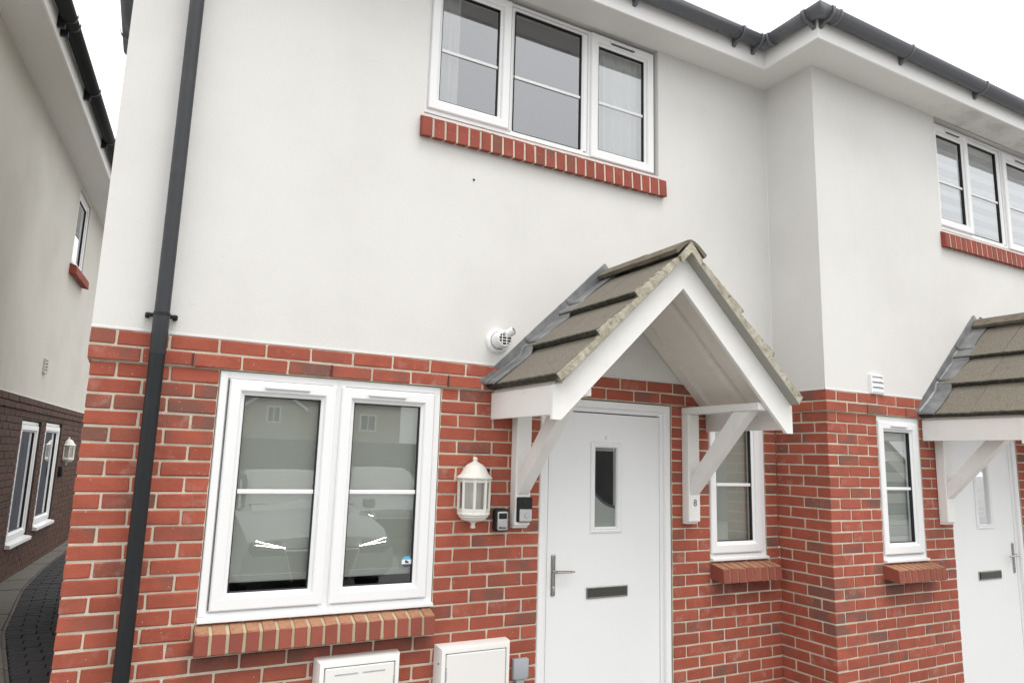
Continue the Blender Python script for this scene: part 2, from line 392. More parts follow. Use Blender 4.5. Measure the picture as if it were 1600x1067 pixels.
# ------------------------------------------------------------------ ground and alley
def gz(x, y):
    if x > .0 or y < -3.2: return 0.
    t = min(1, max(0, (y+3.2)/3.3)); t = t*t*(3-2*t); return .185*t
g = MB(); XS = [-300, -60, -20, -8, -4, -2.5, -1.6, -1.2, -.8, -.4, -.02, .02, 3, 8, 20, 60, 300]; YS = [-300, -80, -40, -20, -10, -5, -3.2, -2.6, -2, -1.4, -.8, -.3, .1, 1, 3, 8, 20, 80, 300]
gv = [[g.bm.verts.new((x, y, gz(x, y) - .01)) for y in YS] for x in XS]
for i in range(len(XS)-1):
    for j in range(len(YS)-1): g.bm.faces.new((gv[i][j], gv[i+1][j], gv[i+1][j+1], gv[i][j+1]))
tagp(g.build('ground', GROUND), kind='structure')
# alley floor: dark block pavers with a pale slab margin along the neighbouring house
AANG = math.radians(5.5); A0 = Vector((-.964, 4.698, 0)); dr = Vector((math.sin(AANG), math.cos(AANG), 0)); nn = Vector((math.cos(AANG), -math.sin(AANG), 0))
alley = MB(); alley.box(-2.3, -.005, .12, 13, .10, .192); al = tagp(alley.build('alley_path', DARKMORTAR), kind='structure')
pv = [brick_mesh(.2, .1, .06, PAVER, .004, .001) for _ in range(4)]
def margin(y):
    ts = [(0.4, -0.12), (3.36, -0.544), (5.3, -0.625), (6.62, -0.579), (8.41, -0.435), (14, 0.2)]
    for (a, p), (b, q) in zip(ts, ts[1:]):
        if a <= y <= b: return p+(q-p)*(y-a)/(b-a)
    return -.2
rest = []
for j in range(84):
    y = .3+j*.105; off = .105 if j % 2 else 0; x = margin(y)+.03
    k = 0
    while True:
        xa = x+k*.208-(.104 if j % 2 else 0); k += 1
        if xa > .1: break
        a, b = max(xa, x), min(xa+.2, -.012)
        if b-a < .03: continue
        me = brick_mesh(round((b-a)*100)/100, .097, .06, PAVER, .004, .001)
        loc = Vector(((a+b)/2, y, .1935+random.uniform(-.002, .002)))
        if in_view(loc, 5) and len([1 for c in al.children]) < 290: link('paver', me, PAVER, al, loc)
        else: rest.append((me, loc))
if rest: join_stuff('hidden_pavers', rest, PAVER, al)
for j in range(15):
    y0 = .4+j*.62; y1 = y0+.605
    def wx(y): return A0.x+(y-A0.y)*math.tan(AANG)
    a, b = [(wx(y0)-.02, y0), (margin(y0), y0)], [(margin(y1), y1), (wx(y1)-.02, y1)]
    zt = .222+random.uniform(-.004, .006)
    m_ = MB(); m_.prism([(*p, .15) for p in a+b], (0, 0, zt-.15)); m_.build('slab', SLAB, al)
    m_ = MB(); c = [(margin(y0)+.004, y0), (margin(y0)+.028, y0), (margin(y1)+.028, y1), (margin(y1)+.004, y1)]
    m_.prism([(*p, .15) for p in c], (0, 0, .062)); m_.build('kerb_strip', SLAB, al)

# ------------------------------------------------------------------ windows
def window(parent, x0, x1, z0, z1, yf, lights, room=True, fw_=.045, roomd=1.6, rmat=None, gm=None):
    """x0..z1 outer frame; lights = dicts gx0,gx1,gz0,gz1,bar,sash,vent"""
    f = MB()
    xs = [x0]+[(a['gx1']+b['gx0'])/2 for a, b in zip(lights, lights[1:])]+[x1]
    for i, L in enumerate(lights):
        a, b = xs[i]+(.0 if i else 0), xs[i+1]
        f.ring(a, b, z0, z1, [(0, yf+.07), (0, yf), (.002, yf-.0015), (fw_-.012 if L['sash'] else .0, yf-.0015), (fw_, yf+.02), (fw_, yf+.07)] if L['sash'] else
               [(0, yf+.07), (0, yf), (.001, yf-.001), (.002, yf), (L['gx0']-a-.014, yf), (L['gx0']-a-.002, yf+.016), (L['gx0']-a-.002, yf+.07)] if False else
               [(0, yf+.07), (0, yf), (.02, yf), (.02, yf+.01), (.04, yf+.01), (.04, yf+.07)])
    win = f.build('window', UPVC, parent)
    for i, L in enumerate(lights):
        gx0, gx1, gz0, gz1 = L['gx0'], L['gx1'], L['gz0'], L['gz1']
        if L['sash']:
            w = .076; s = MB()
            pr = [(0, yf+.05), (0, yf-.012), (.006, yf-.018), (w-.024, yf-.018), (w-.018, yf-.012), (w-.016, yf-.004), (w-.003, yf+.002), (w, yf+.006), (w, yf+.05)]
            s.ring(gx0-w, gx1+w, gz0-w, gz1+w, pr); s.build('sash', UPVC, win)
        else:
            s = MB(); bx0, bx1 = xs[i], xs[i+1]
            o = [[(bx0+.03, y, z0+.03), (bx1-.03, y, z0+.03), (bx1-.03, y, z1-.03), (bx0+.03, y, z1-.03)] for y in (yf+.05, yf+.003)]
            o += [[(gx0-e, y, gz0-e), (gx1+e, y, gz0-e), (gx1+e, y, gz1+e), (gx0-e, y, gz1+e)] for e, y in ((.02, yf+.003), (.016, yf+.006), (.002, yf+.013), (0, yf+.016), (0, yf+.05))]
            s.rings(o, True); s.build('bead', UPVC, win)
        gk = MB(); gk.ring(gx0, gx1, gz0, gz1, [(0, yf+.006), (.005, yf+.008), (.005, yf+.03)]); gk.build('glazing_gasket', WOODBLK, win)
        p = MB(); p.poly([(gx0, yf+.02, gz0), (gx1, yf+.02, gz0), (gx1, yf+.02, gz1), (gx0, yf+.02, gz1)]); p.build('glass_pane', gm or (GLASS if z0 > 3 else CLEARGLASS), win)
        if L.get('bar'):
            b = MB(); zb = L['bar']; b.box(gx0, gx1, yf+.012, yf+.019, zb-.011, zb+.011, .003); b.build('glazing_bar', UPVC, win)
        if L.get('vent'):
            va, vb, vz = L['vent']; b = MB(); b.box(va, vb, yf-.034, yf-.016, vz-.009, vz+.009, .004); b.build('trickle_vent', UPVC, win)
            if z0 < 3: continue
            b = MB(); b.box(va+.01, vb-.01, yf-.033, yf-.0165, vz-.0145, vz-.009); b.build('vent_slot', GREYPL, win)
    if room:
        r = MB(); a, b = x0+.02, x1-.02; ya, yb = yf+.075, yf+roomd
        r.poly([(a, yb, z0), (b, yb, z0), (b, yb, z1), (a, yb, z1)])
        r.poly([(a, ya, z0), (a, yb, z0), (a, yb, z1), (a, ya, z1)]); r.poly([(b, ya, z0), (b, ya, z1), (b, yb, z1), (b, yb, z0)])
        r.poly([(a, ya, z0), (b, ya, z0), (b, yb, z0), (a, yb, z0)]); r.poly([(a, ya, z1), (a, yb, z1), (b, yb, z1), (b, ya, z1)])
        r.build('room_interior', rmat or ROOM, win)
    return win
def cill(win, x0, x1, z, yf, proj=.03):
    b = MB(); b.prism([(x0, yf+.04, z-.004), (x0, yf-proj, z-.014), (x0, yf-proj, z-.028), (x0, yf-proj+.012, z-.032), (x0, yf+.04, z-.032)], (x1-x0, 0, 0)); b.build('plastic_cill', UPVC, win)
def brick_sill(parent, x0, x1, zb, zt, zback, yfront, yback, n, m=None, mm=None):
    """sloping row of bricks on edge below a window"""
    def pr(mb, a, b, e):
        f0, f1 = yfront+e, yback
        mb.prism([(a, f0, zb+e), (a, f0+.006, zt-e*1.0), (a, f1, zback-e), (a, f1, zb+.02)], (b-a, 0, 0))
    b = MB(); pr(b, x0+.004, x1-.004, .0045); s = b.build('window_sill', mm or (MORTAR if m is SILLBRICK else SILLMORTAR), parent)
    u = (x1-x0+.01)/n
    for i in range(n):
        a = x0+i*u; q = MB(); c = a+(u-.01)/2; w = u-(.0125 if m is SILLBRICK else .0145)
        pts = [(-w/2, yfront, zb), (-w/2, yfront+.006, zt), (-w/2, yback, zback), (-w/2, yback, zb+.02)]
        q.prism(pts, (w, 0, 0)); es = [e for e in q.bm.edges]
        bmesh.ops.bevel(q.bm, geom=es, offset=.004, segments=1, affect='EDGES')
        for v in q.bm.verts: v.co += Vector((random.uniform(-.0015, .0015), random.uniform(-.002, .002), random.uniform(-.002, .002)))
        q.build('brick', m or SILLTOP, s, loc=(c, 0, 0))
    return s

# ------------------------------------------------------------------ the middle house
H = empty('terraced_house', 'white rendered terraced house with red brick ground floor and triple window above the porch', 'house', (0, 0, 0))
wall_holes = [(WL, WR, .9, 2.1), (DL, DE, 0, 2.1), (NL, NR, 1.05, 2.1)]
b = MB(); sheet(b, .004, XC, -.15, ZT+.01, .005, wall_holes, .2)
sheet(b, .004, 4.8, -.15, ZT+.01, .004, [], .2, P=lambda u, y, z: (y, u, z))
BW = b.build('brick_wall', MORTAR, H)
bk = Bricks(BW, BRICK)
Z = lambda k: ZT-.075*k-.0375
for k in range(2, 30):
    ev = k % 2 == 0
    if k < 18:
        for i, (a, c) in enumerate(course(0, WL-.003, ev)): bk.lay(a, c, 0, Z(k), .1025 if i == 0 else .06)
        for a, c in course(WR+.003, DL-.003, ev): bk.lay(a, c, 0, Z(k))
    else:
        for i, (a, c) in enumerate(course(0, DL-.003, ev)): bk.lay(a, c, 0, Z(k), .1025 if i == 0 else .06)
    if k < 16:
        for a, c in course(DE+.003, NL-.003, not ev): bk.lay(a, c, 0, Z(k))
        for a, c in course(NR+.003, XC+.012, True): bk.lay(a, c, 0, Z(k))
    else:
        for a, c in course(DE+.003, XC+.012, not ev): bk.lay(a, c, 0, Z(k))
side = []
for k in range(0, 30):
    y = .1125 if k % 2 else .225
    while y < 4.6:
        side.append((brick_mesh(.06, .215, .065, BRICK), Vector((.03 - (.015 if k < 2 else 0), y, Z(k))))); y += .225
# projecting band of two courses
for k in (0, 1):
    for i, (a, c) in enumerate(course(-.015, XC-.005, k == 0)): bk.lay(a, c, -.015, Z(k), .115 if i == 0 else .07)
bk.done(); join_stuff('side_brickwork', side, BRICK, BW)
b = MB(); b.box(-.011, XC-.012, -.0105, .1, 2.103, ZT-.004); b.build('band_mortar', MORTAR, BW)
for i in range(4):                            # slotted weep vents in the band
    x = -.015+.2175+.225*(1+3*i); b = MB()
    b.box(x-.005, x+.005, -.018, -.010, Z(1)-.032, Z(1)+.032); w = b.build('weep_vent', SILLBRICK, BW)
    b = MB()
    for j in range(9): b.box(x-.004, x+.004, -.0195, -.0178, Z(1)-.030+j*.007, Z(1)-.0272+j*.007)
    b.build('weep_slots', WOODBLK, BW)
# render
b = MB(); sheet(b, -.014, XC, ZT, 4.9, -.006, [(UPL, UPR, 3.735, 4.73)], .12)
sheet(b, -.006, 4.8, ZT, 4.9, -.014, [], .1, P=lambda u, y, z: (y, u, z))
b.poly([(-.014, -.006, ZT), (XC, -.006, ZT), (XC, .05, ZT), (-.014, .05, ZT)])
RW = b.build('render_wall', RENDER, H)
b = MB(); b.box(-.017, XC-.01, -.0095, .0, ZT-.001, ZT+.012, .002); b.build('render_stop_bead', RENDER, RW)
b = MB(); b.tube((1.893, -.012, 3.385), (1.888, .01, 3.40), .006, 8); b.build('screw_hole', BLACKPL, RW)
for x, z in ((2.063, 1.635), (2.05, 1.50)):
    b = MB(); b.tube((x, -.006, z), (x, .01, z), .009, 8); b.build('wall_plug', BLACKPL, BW)
# ground-floor window
wn = window(H, WL+.004, WR-.004, .905, 2.097, .008,
            [dict(gx0=.683, gx1=1.066, gz0=1.027, gz1=1.982, bar=1.507, sash=True, vent=(.775, 1.0, 2.028)),
             dict(gx0=1.246, gx1=1.627, gz0=1.025, gz1=1.980, bar=1.507, sash=True, vent=(1.315, 1.53, 2.026))])
cill(wn, WL+.003, WR-.003, .931, .008)
b = MB(); b.box(WL+.006, WL+.04, -.0, .02, .93, 2.09, .002); b.build('frame_trim', UPVC, wn)
brick_sill(H, .548, 1.735, .772, .866, .905, -.09, .03, 16)
# upstairs window
UPROOM, *_ = mat('bedroom_wall', (.42, .42, .41), .9)
wn2 = window(H, UPL+.004, UPR-.02, 3.765, 4.70, .035,
             [dict(gx0=1.655, gx1=2.06, gz0=3.868, gz1=4.62, bar=4.212, sash=True, vent=(1.75, 1.96, 4.662)),
              dict(gx0=2.175, gx1=2.705, gz0=3.800, gz1=4.655, bar=4.188, sash=False),
              dict(gx0=2.85, gx1=3.253, gz0=3.838, gz1=4.62, bar=4.196, sash=True, vent=(2.93, 3.15, 4.662))], rmat=UPROOM)
brick_sill(H, 1.525, 3.392, 3.575, 3.698, 3.757, -.05, .06, 24, SILLBRICK)
# narrow window
wn3 = window(H, NL+.004, NR-.004, 1.055, 2.097, .008,
             [dict(gx0=3.872, gx1=4.218, gz0=1.178, gz1=1.985, bar=1.568, sash=True, vent=(3.95, 4.14, 2.03))])
cill(wn3, NL+.003, NR-.003, 1.082, .008)
brick_sill(H, 3.790, 4.352, .920, 1.015, 1.048, -.125, .03, 8, None, BROWNMORTAR)

# front door
def door(parent, x0, x1, yw, hinge_right=True, hs=1):
    f = MB(); yf = yw+.012
    f.rings([[(x0+i, y, 0), (x0+i, y, 2.097-i), (x1-i, y, 2.097-i), (x1-i, y, 0)] for i, y in ((.003, yf+.12), (.003, yf), (.008, yf-.004), (.044, yf-.004), (.05, yf+.002), (.053, yf+.018), (.075, yf+.022), (.078, yf+.03), (.078, yf+.1))], False)
    a, c = x0+.081, x1-.081; top = 2.012; yl = yf+.026
    gx0, gx1, gz0, gz1 = (x0+x1)/2-.088, (x0+x1)/2+.088, 1.292, 1.795
    l = MB(); sheet(l, a, c, 0.02, top, yl, [(gx0, gx1, gz0, gz1)], .044)
    l.poly([(a, yl, .02), (a, yl+.044, .02), (a, yl+.044, top), (a, yl, top)]); l.poly([(c, yl, .02), (c, yl, top), (c, yl+.044, top), (c, yl+.044, .02)])
    l.poly([(a, yl, top), (a, yl+.044, top), (c, yl+.044, top), (c, yl, top)])
    d = l.build('front_door', DOORW, parent)
    f.build('door_frame', UPVC, d)
    s = MB(); s.rings([[(x0+i, y, 0), (x0+i, y, 2.097-i), (x1-i, y, 2.097-i), (x1-i, y, 0)] for i, y in ((.077, yf+.05), (.083, yf+.05))], False); s.build('door_seal', WOODBLK, d)
    q = MB(); q.ring(gx0-.036, gx1+.036, gz0-.036, gz1+.036, [(0, yl), (.002, yl-.008), (.012, yl-.012), (.02, yl-.006), (.028, yl-.010), (.034, yl-.004), (.037, yl+.012)]); q.build('door_window_frame', UPVC, d)
    q = MB(); q.poly([(gx0, yl+.015, gz0), (gx1, yl+.015, gz0), (gx1, yl+.015, gz1), (gx0, yl+.015, gz1)]); q.build('glass_pane', DOORGLASS, d)
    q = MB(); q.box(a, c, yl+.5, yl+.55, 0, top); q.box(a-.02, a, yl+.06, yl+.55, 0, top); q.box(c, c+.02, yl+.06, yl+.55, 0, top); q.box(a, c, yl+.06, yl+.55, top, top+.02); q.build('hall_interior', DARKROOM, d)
    # handle on its long plate
    hx = a+.043 if hs > 0 else c-.043
    q = MB(); q.box(hx-.014, hx+.014, yl-.009, yl, .895, 1.137, .006, 2); h = q.build('door_handle', CHROME, d)
    q = MB(); q.tube((hx, yl, 1.04), (hx, yl-.05, 1.04), .009, 12); q.tube((hx, yl-.046, 1.04), (hx+hs*.10, yl-.05, 1.037), .0085, 10, .0075); q.tube((hx+hs*.10, yl-.05, 1.037), (hx+hs*.132, yl-.043, 1.036), .0075, 10, .005); q.build('door_lever', CHROME, d, True)
    q = MB(); q.tube((hx, yl-.004, .945), (hx, yl-.013, .945), .0085, 12); q.box(hx-.003, hx+.003, yl-.0135, yl-.004, .925, .945); q.build('key_cylinder', SILVER, d)
    # letter plate
    lx = (x0+x1)/2+.012
    q = MB(); q.box(lx-.16, lx+.16, yl-.008, yl, .861, .932, .004, 2); p = q.build('letter_plate', CHROME, d)
    q = MB(); q.box(lx-.150, lx+.150, yl-.014, yl-.007, .870, .923, .003); q.build('letter_flap', DARKCHROME, d)
    q = MB(); q.lathe([(.0, -.012), (.008, -.012), (.011, -.006), (.012, 0)], ((x0+x1)/2, yl, 1.86), 14, axis='Y'); k = q.build('spyhole_cover', UPVC, d, True); k.scale = (1, 1, 1)
    return d
fd = door(H, DL+.003, DE-.004, .0)
# pale corner and dark curved line set behind the door pane
gx0_, gx1_, gz0_, gz1_ = (DL+DE)/2-.0885, (DL+DE)/2+.0875, 1.292, 1.795; ccx, ccz = gx1_+.03, 1.647
def arc_panel(name, ra, rb, y, m, nn=28):
    b = MB(); A_, B_ = [], []
    for i in range(nn+1):
        a = math.radians(208+75*i/nn)
        for r_, L_ in ((ra, A_), (rb, B_)):
            x, z = ccx+r_*math.cos(a), ccz+r_*math.sin(a)
            L_.append((min(max(x, gx0_), gx1_), y, min(max(z, gz0_), gz1_)))
    b.rings([A_, B_], False); return b.build(name, m, fd)
PANEPALE, *_ = mat('pale_pane_backing', (.34, .35, .34), .8); PANEDARK, *_ = mat('dark_arc_line', (.05, .055, .06), .8)
arc_panel('pale_arc_corner', .243, .47, .062, PANEPALE); arc_panel('dark_arc_line', .226, .243, .061, PANEDARK)

# porch canopy (copied to the next house)
TH = math.atan(.951); CX = 2.925; HW = .865; PY = -.72; VY = -.785
def porch(parent):
    c_, s_ = math.cos(TH), math.sin(TH); apex = 2.908; t = .951
    z_at = lambda dx: apex-abs(dx)*t
    # ceiling boards: inverted V slab
    b = MB()
    for sg in (-1, 1):
        pts = [(CX, 0, apex-.035), (CX, 0, apex), (CX+sg*.845, 0, z_at(.845)), (CX+sg*.845, 0, z_at(.845)-.035)]
        b.prism(pts, (0, PY+.026, 0))
    pc = b.build('porch_canopy', PLASTER, parent)
    for sg in (-1, 1):
        # rafters showing as ribs in the ceiling
        for ya, yb in ((-.012, -.10), (-.37, -.43), (-.62, -.692)):
            b = MB(); d = .085; pts = [(CX+sg*.0, ya, apex-.036-d+.055), (CX, ya, apex-.036), (CX+sg*.82, ya, z_at(.82)-.036), (CX+sg*.82, ya, z_at(.82)-.036-.03)]
            b.prism(pts, (0, yb-ya, 0)); b.build('rafter', PLASTER, pc)
        # bargeboard
        o = .873; inn = 2.706
        b = MB(); pts = [(CX, PY, apex), (CX+sg*o, PY, z_at(o)), (CX+sg*o, PY, 1.908), (CX+sg*(o-.052), PY, 1.908), (CX, PY, inn)]
        pts = [pts[0], pts[1], pts[2], pts[3], pts[4]]
        b.prism(pts, (0, .024, 0)); b.build('bargeboard', PAINTW, pc)
        # side fascia
        b = MB(); x = CX+sg*.85; b.box(x-.011, x+.011, -.004, PY+.0245, 1.932, z_at(.86)-.004, .002); b.build('fascia_board', PAINTW, pc)
        # gallows bracket
        x0, x1 = (CX+sg*.615, CX+sg*.715) if sg > 0 else (CX-.715, CX-.615)
        b = MB(); b.box(x0, x1, -.003, -.072, 1.325, 2.041, .004)
        b.prism([(x0+.004, -.003, 1.326), (x0+.004, -.06, 1.326), (x0+.004, -.044, 1.308), (x0+.004, -.003, 1.308)], (x1-x0-.008, 0, 0)); b.build('post', PAINTW, pc)
        b = MB(); b.box(x0, x1, -.003, PY+.03, 2.042, 2.088, .004); b.build('arm', PAINTW, pc)
        b = MB(); w0, w1 = x0+.012, x1-.012
        b.prism([(w0, -.0725, 1.50), (w0, -.0725, 1.62), (w0, -.47, 2.0415), (w0, -.61, 2.0415)], (w1-w0, 0, 0))
        bmesh.ops.bevel(b.bm, geom=list(b.bm.edges), offset=.003, segments=1, affect='EDGES'); b.build('brace', PAINTW, pc)
        # roof tiles, three courses of two
        v = Vector((-sg*c_, 0, s_)); w = Vector((sg*s_, 0, c_)); u = v.cross(w)
        L = (HW)/c_
        org = Vector((CX+sg*HW, 0, apex+.004-HW*t))
        exp = (L-.16)/3
        for k in range(3):
            for q in range(2):
                ya, yb = (-.004, -.39) if q == 0 else (-.394, VY)
                wd = abs(yb-ya); ln = min(exp+.07, L-.03-k*exp)
                m_ = MB(); z0_ = .028 if k else .020; e = .012
                # box tilted: low end lifted over the course below
                lo, hi = (.042 if k else .026), .004
                pts = [(0, 0, lo-.0), (0, 0, lo+.024), (0, .006, lo+.028), (0, ln, hi+.024), (0, ln, hi)]
                m_.prism(pts, (wd, 0, 0))
                for vv in m_.bm.verts: vv.co += Vector((0, random.uniform(-.002, .002), random.uniform(-.0015, .0015)))
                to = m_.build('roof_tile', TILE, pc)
                o_ = org+v*(k*exp)
                y_ = ya if u.y < 0 else yb
                to.matrix_local = Matrix(((u.x, v.x, w.x, o_.x), (u.y, v.y, w.y, y_), (u.z, v.z, w.z, o_.z), (0, 0, 0, 1)))
        # undercloak and verge mortar
        def P(vv, ww, y): p = org+v*vv+w*ww; return (p.x, y, p.z)
        b = MB(); b.prism([P(0, -.006, PY+.0), P(0, .001, PY+.0), P(L, .001, PY+.0), P(L, -.006, PY+.0)], (0, VY-PY-.004, 0)); b.build('undercloak', UNDERCLOAK, pc)
        for k in range(3):
            b = MB(); n = 9; ra, rb, rc, rd = [], [], [], []
            n = 16; va, vb = k*exp+.006, (k+1)*exp+(.01 if k < 2 else .05)
            rs = []
            for i in range(n+1):
                vv = va+(vb-va)*i/n; tp = (.064 if k else .050)-(.034 if k else .02)*i/n+random.uniform(-.003, .002); j = random.uniform(-.003, .002)
                rs.append([P(vv, .0015, VY+.03), P(vv, .0015+random.uniform(0, .002), VY+j-.002), P(vv, tp, VY+j-.004), P(vv, tp+.004, VY+.012), P(vv, tp-.005, VY+.03)])
            b.rings(rs, True, True); b.build('verge_mortar', VERGE, pc)
        # lead flashing: three lapped lengths dressed over the tiles and up the wall
        for k in range(3):
            va, vb = k*.405-.012, (k+1)*.405+.03
            if k == 2: vb = L+.03
            b = MB(); n = 10; rows = []; lift = .004*(k)+.003
            for i in range(n+1):
                vv = va+(vb-va)*i/n
                kk = min(2, int(max(0, vv)/exp)); base = .03+(.042-.038*((vv-kk*exp)/(exp+.07)))*.9
                wv = random.uniform(-.003, .003); ap = .135+.012*math.sin(vv*9+k)+random.uniform(-.003, .003)
                up_ = .108 + random.uniform(-.002, .002) - (.0 if k < 2 else .0)
                rows.append([P(vv, up_, -.0068), P(vv, up_, -.012-lift), P(vv, base+.012+wv, -.013-lift), P(vv, base+lift+wv, -.026), P(vv, base+lift+wv*.5, -.08), P(vv, base+lift-.002, -ap), P(vv, base+lift-.012, -ap-.004)])
            b.rings(rows, False); lo = b.build('lead_flashing', LEAD, pc, True)
            md = lo.modifiers.new('thickness', 'SOLIDIFY'); md.thickness = .004; md.offset = -1
    # ridge tiles
    for ya, yb in ((-.03, -.42), (-.424, VY-.006)):
        b = MB(); prof = []
        for th_, r_ in ((-1, 0), (-.75, 0), (-.5, 0), (-.25, 0), (0, 0), (.25, 0), (.5, 0), (.75, 0), (1, 0)):
            dx = th_*.118; prof.append((dx, apex+.078-math.sqrt(dx*dx+.055**2)*t*1.05+.05))
        ins = [(x*.86, z-.02) for x, z in prof]
        out = prof+ins[::-1]
        rings = [[(CX+x, y, z+(.004 if ya > -.1 else 0)) for x, z in out] for y in (ya, (ya+yb)/2, yb)]
        b.rings(rings, True, True); o = b.build('ridge_tile', RIDGE, pc, True)
        for vtx in o.data.vertices: pass
    b = MB(); b.prism([(CX-.07, VY+.012, apex-.075), (CX, VY+.012, apex-.002), (CX+.07, VY+.012, apex-.075), (CX+.085, VY+.012, apex-.035), (CX, VY+.012, apex+.062), (CX-.085, VY+.012, apex-.035)], (0, -.02, 0)); b.build('ridge_mortar', VERGE, pc)
    return pc
PC = porch(H)

# eaves: soffit, fascia, gutter for a run of wall
GZ = 4.872; OV1, OV2 = .235, .262
ym, xr, yr = -OV1, XC-OV2, YR-OV2
def flat(mb, pts, z, th): mb.prism([(x, y, z) for x, y in pts], (0, 0, th))
b = MB(); flat(b, [(-.05, ym), (xr, ym), (xr, .0), (-.05, .0)], SOF, .012); b.build('soffit', SOFFIT, H)
b = MB(); b.box(-.06, xr, ym-.019, ym-.0005, SOF-.012, SOF+.17, .003); b.build('fascia', FASCIA, H)
def gutter_run(parent, pts):
    """half round gutter: pts = [(x, y, ox, oy)] centreline with unit outward offsets at each point"""
    r = .057; prof = [(math.cos(a)*r, math.sin(a)*r) for a in [math.pi+math.pi*i/10 for i in range(11)]]
    prof = [(-r+.0, .012)]+prof+[(r, .012), (r-.006, .016), (r-.010, .008)]
    b = MB(); R = []
    for x, y, ox, oy in pts: R.append([(x+ox*o, y+oy*o, GZ+z) for o, z in prof])
    b.rings(R, False); g_ = b.build('gutter', GREYPL, parent, True)
    md = g_.modifiers.new('thickness', 'SOLIDIFY'); md.thickness = .003; return g_
def gutter_bracket(parent, x, y, ox, oy, wd=.022, r=.063, tri=True):
    tx, ty = -oy, ox; b = MB(); R = []
    prof = [(math.cos(a)*r, math.sin(a)*r) for a in [math.pi+math.pi*i/10 for i in range(11)]]
    prof = [(-r, .016)]+prof+[(r, .018), (r-.012, .022)]
    for s in (-wd/2, wd/2): R.append([(x+ox*o+tx*s, y+oy*o+ty*s, GZ+z) for o, z in prof])
    b.rings(R, False)
    if tri:
        p = [(-.064, -.02), (-.064, -.09), (-.054, -.09), (-.01, -.058)]
        b.prism([(x+ox*o-tx*.013, y+oy*o-ty*.013, GZ+z) for o, z in p], (tx*.026, ty*.026, 0))
    o = b.build('gutter_bracket', GREYPL, parent, True); md = o.modifiers.new('thickness', 'SOLIDIFY'); md.thickness = .005; return o
gy, gx, gyr = ym-.02-.062, xr-.02-.062, yr-.02-.062
g1 = gutter_run(H, [(-.10, gy, 0, -1), (gx-.07, gy, 0, -1)])
for x in (.1, 1.05, 2.0, 2.93, 3.86): gutter_bracket(g1, x, gy, 0, -1)
# roof slope
def roof(parent, pts, th=.05):
    b = MB(); b.prism(pts, (0, 0, th)); return b.build('roof', TILE, parent)
roof(H, [(-.05, ym-.05, 4.90), (XC+.3, ym-.05, 4.90), (XC+.3, 2.4, 6.6), (2.6, 2.4, 6.6)])
roof(H, [(-.05, ym-.05, 4.901), (2.6, 2.4, 6.6), (-.05, 5.0, 4.901)])
roof(H, [(-.05, 5.0, 4.9), (2.6, 2.4, 6.6), (XC+.3, 2.4, 6.6), (XC+.3, 5.0, 4.9)])
# short length of gutter on the back part of the house, seen above the alley
b = MB(); pA, pB = Vector((-.134, 1.35, 4.86)), Vector((-.108, 2.35, 4.86)); prof = [(math.cos(a)*.055, math.sin(a)*.055) for a in [math.pi+math.pi*i/8 for i in range(9)]]
b.rings([[(p.x+o, p.y, p.z+z) for o, z in prof] for p in (pA, pB)], False); sg_ = b.build('gutter', GREYPL, H, True); sg_.modifiers.new('thickness', 'SOLIDIFY').thickness = .004
b = MB(); b.box(-.045, -.0145, 1.35, 2.35, 4.80, 4.92); b.build('gutter_board', FASCIA, H)
b = MB(); b.rings([[(-.118+o*1.14, y, 4.86+z*1.14) for o, z in prof] for y in (2.05, 2.075)], False); o = b.build('gutter_bracket', GREYPL, sg_); o.modifiers.new('thickness', 'SOLIDIFY').thickness = .006

# ------------------------------------------------------------------ the right-hand house
R = empty('terraced_house', 'projecting white rendered terraced house with striped blinds, right of the inner corner', 'house', (0, 0, 0))
b = MB(); sheet(b, XC+.004, 11, -.15, ZT+.01, YR+.005, [(RWL, RWR, 1.05, 2.1), (RDL, RDE, 0, 2.1)], .2)
sheet(b, YR+.004, .0, -.15, ZT+.01, XC+.005, [], .1, P=lambda u, y, z: (y, u, z))
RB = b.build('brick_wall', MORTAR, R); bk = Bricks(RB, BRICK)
for k in range(2, 30):
    ev = k % 2 == 0
    def front(x0, x1, half, corner):
        for i, (a, c) in enumerate(course(x0, x1, half)):
            bk.lay(a, c, YR, Z(k), (.215 if ev else .1025) if (corner and i == 0) else .06)
    if k < 16:
        front(XC, RWL-.003, ev, True); front(RWR+.003, RDL-.003, ev, False)
    else: front(XC, RDL-.003, ev, True)
    front(RDE+.003, 10.9, not ev, False)
    y0 = YR+(.225 if ev else .1125)
    for a, c in course(y0, -.002, False): bk.lay(a, c, XC, Z(k), .06, axis='y')
for k in (0, 1):
    for i, (a, c) in enumerate(course(XC-.015, 10.9, k == 0)): bk.lay(a, c, YR-.015, Z(k), (.23 if k == 0 else .1175) if i == 0 else .07)
    y0 = YR+(.22 if k == 0 else .1075)
    for a, c in course(y0, -.022, False): bk.lay(a, c, XC-.015, Z(k), .07, axis='y')
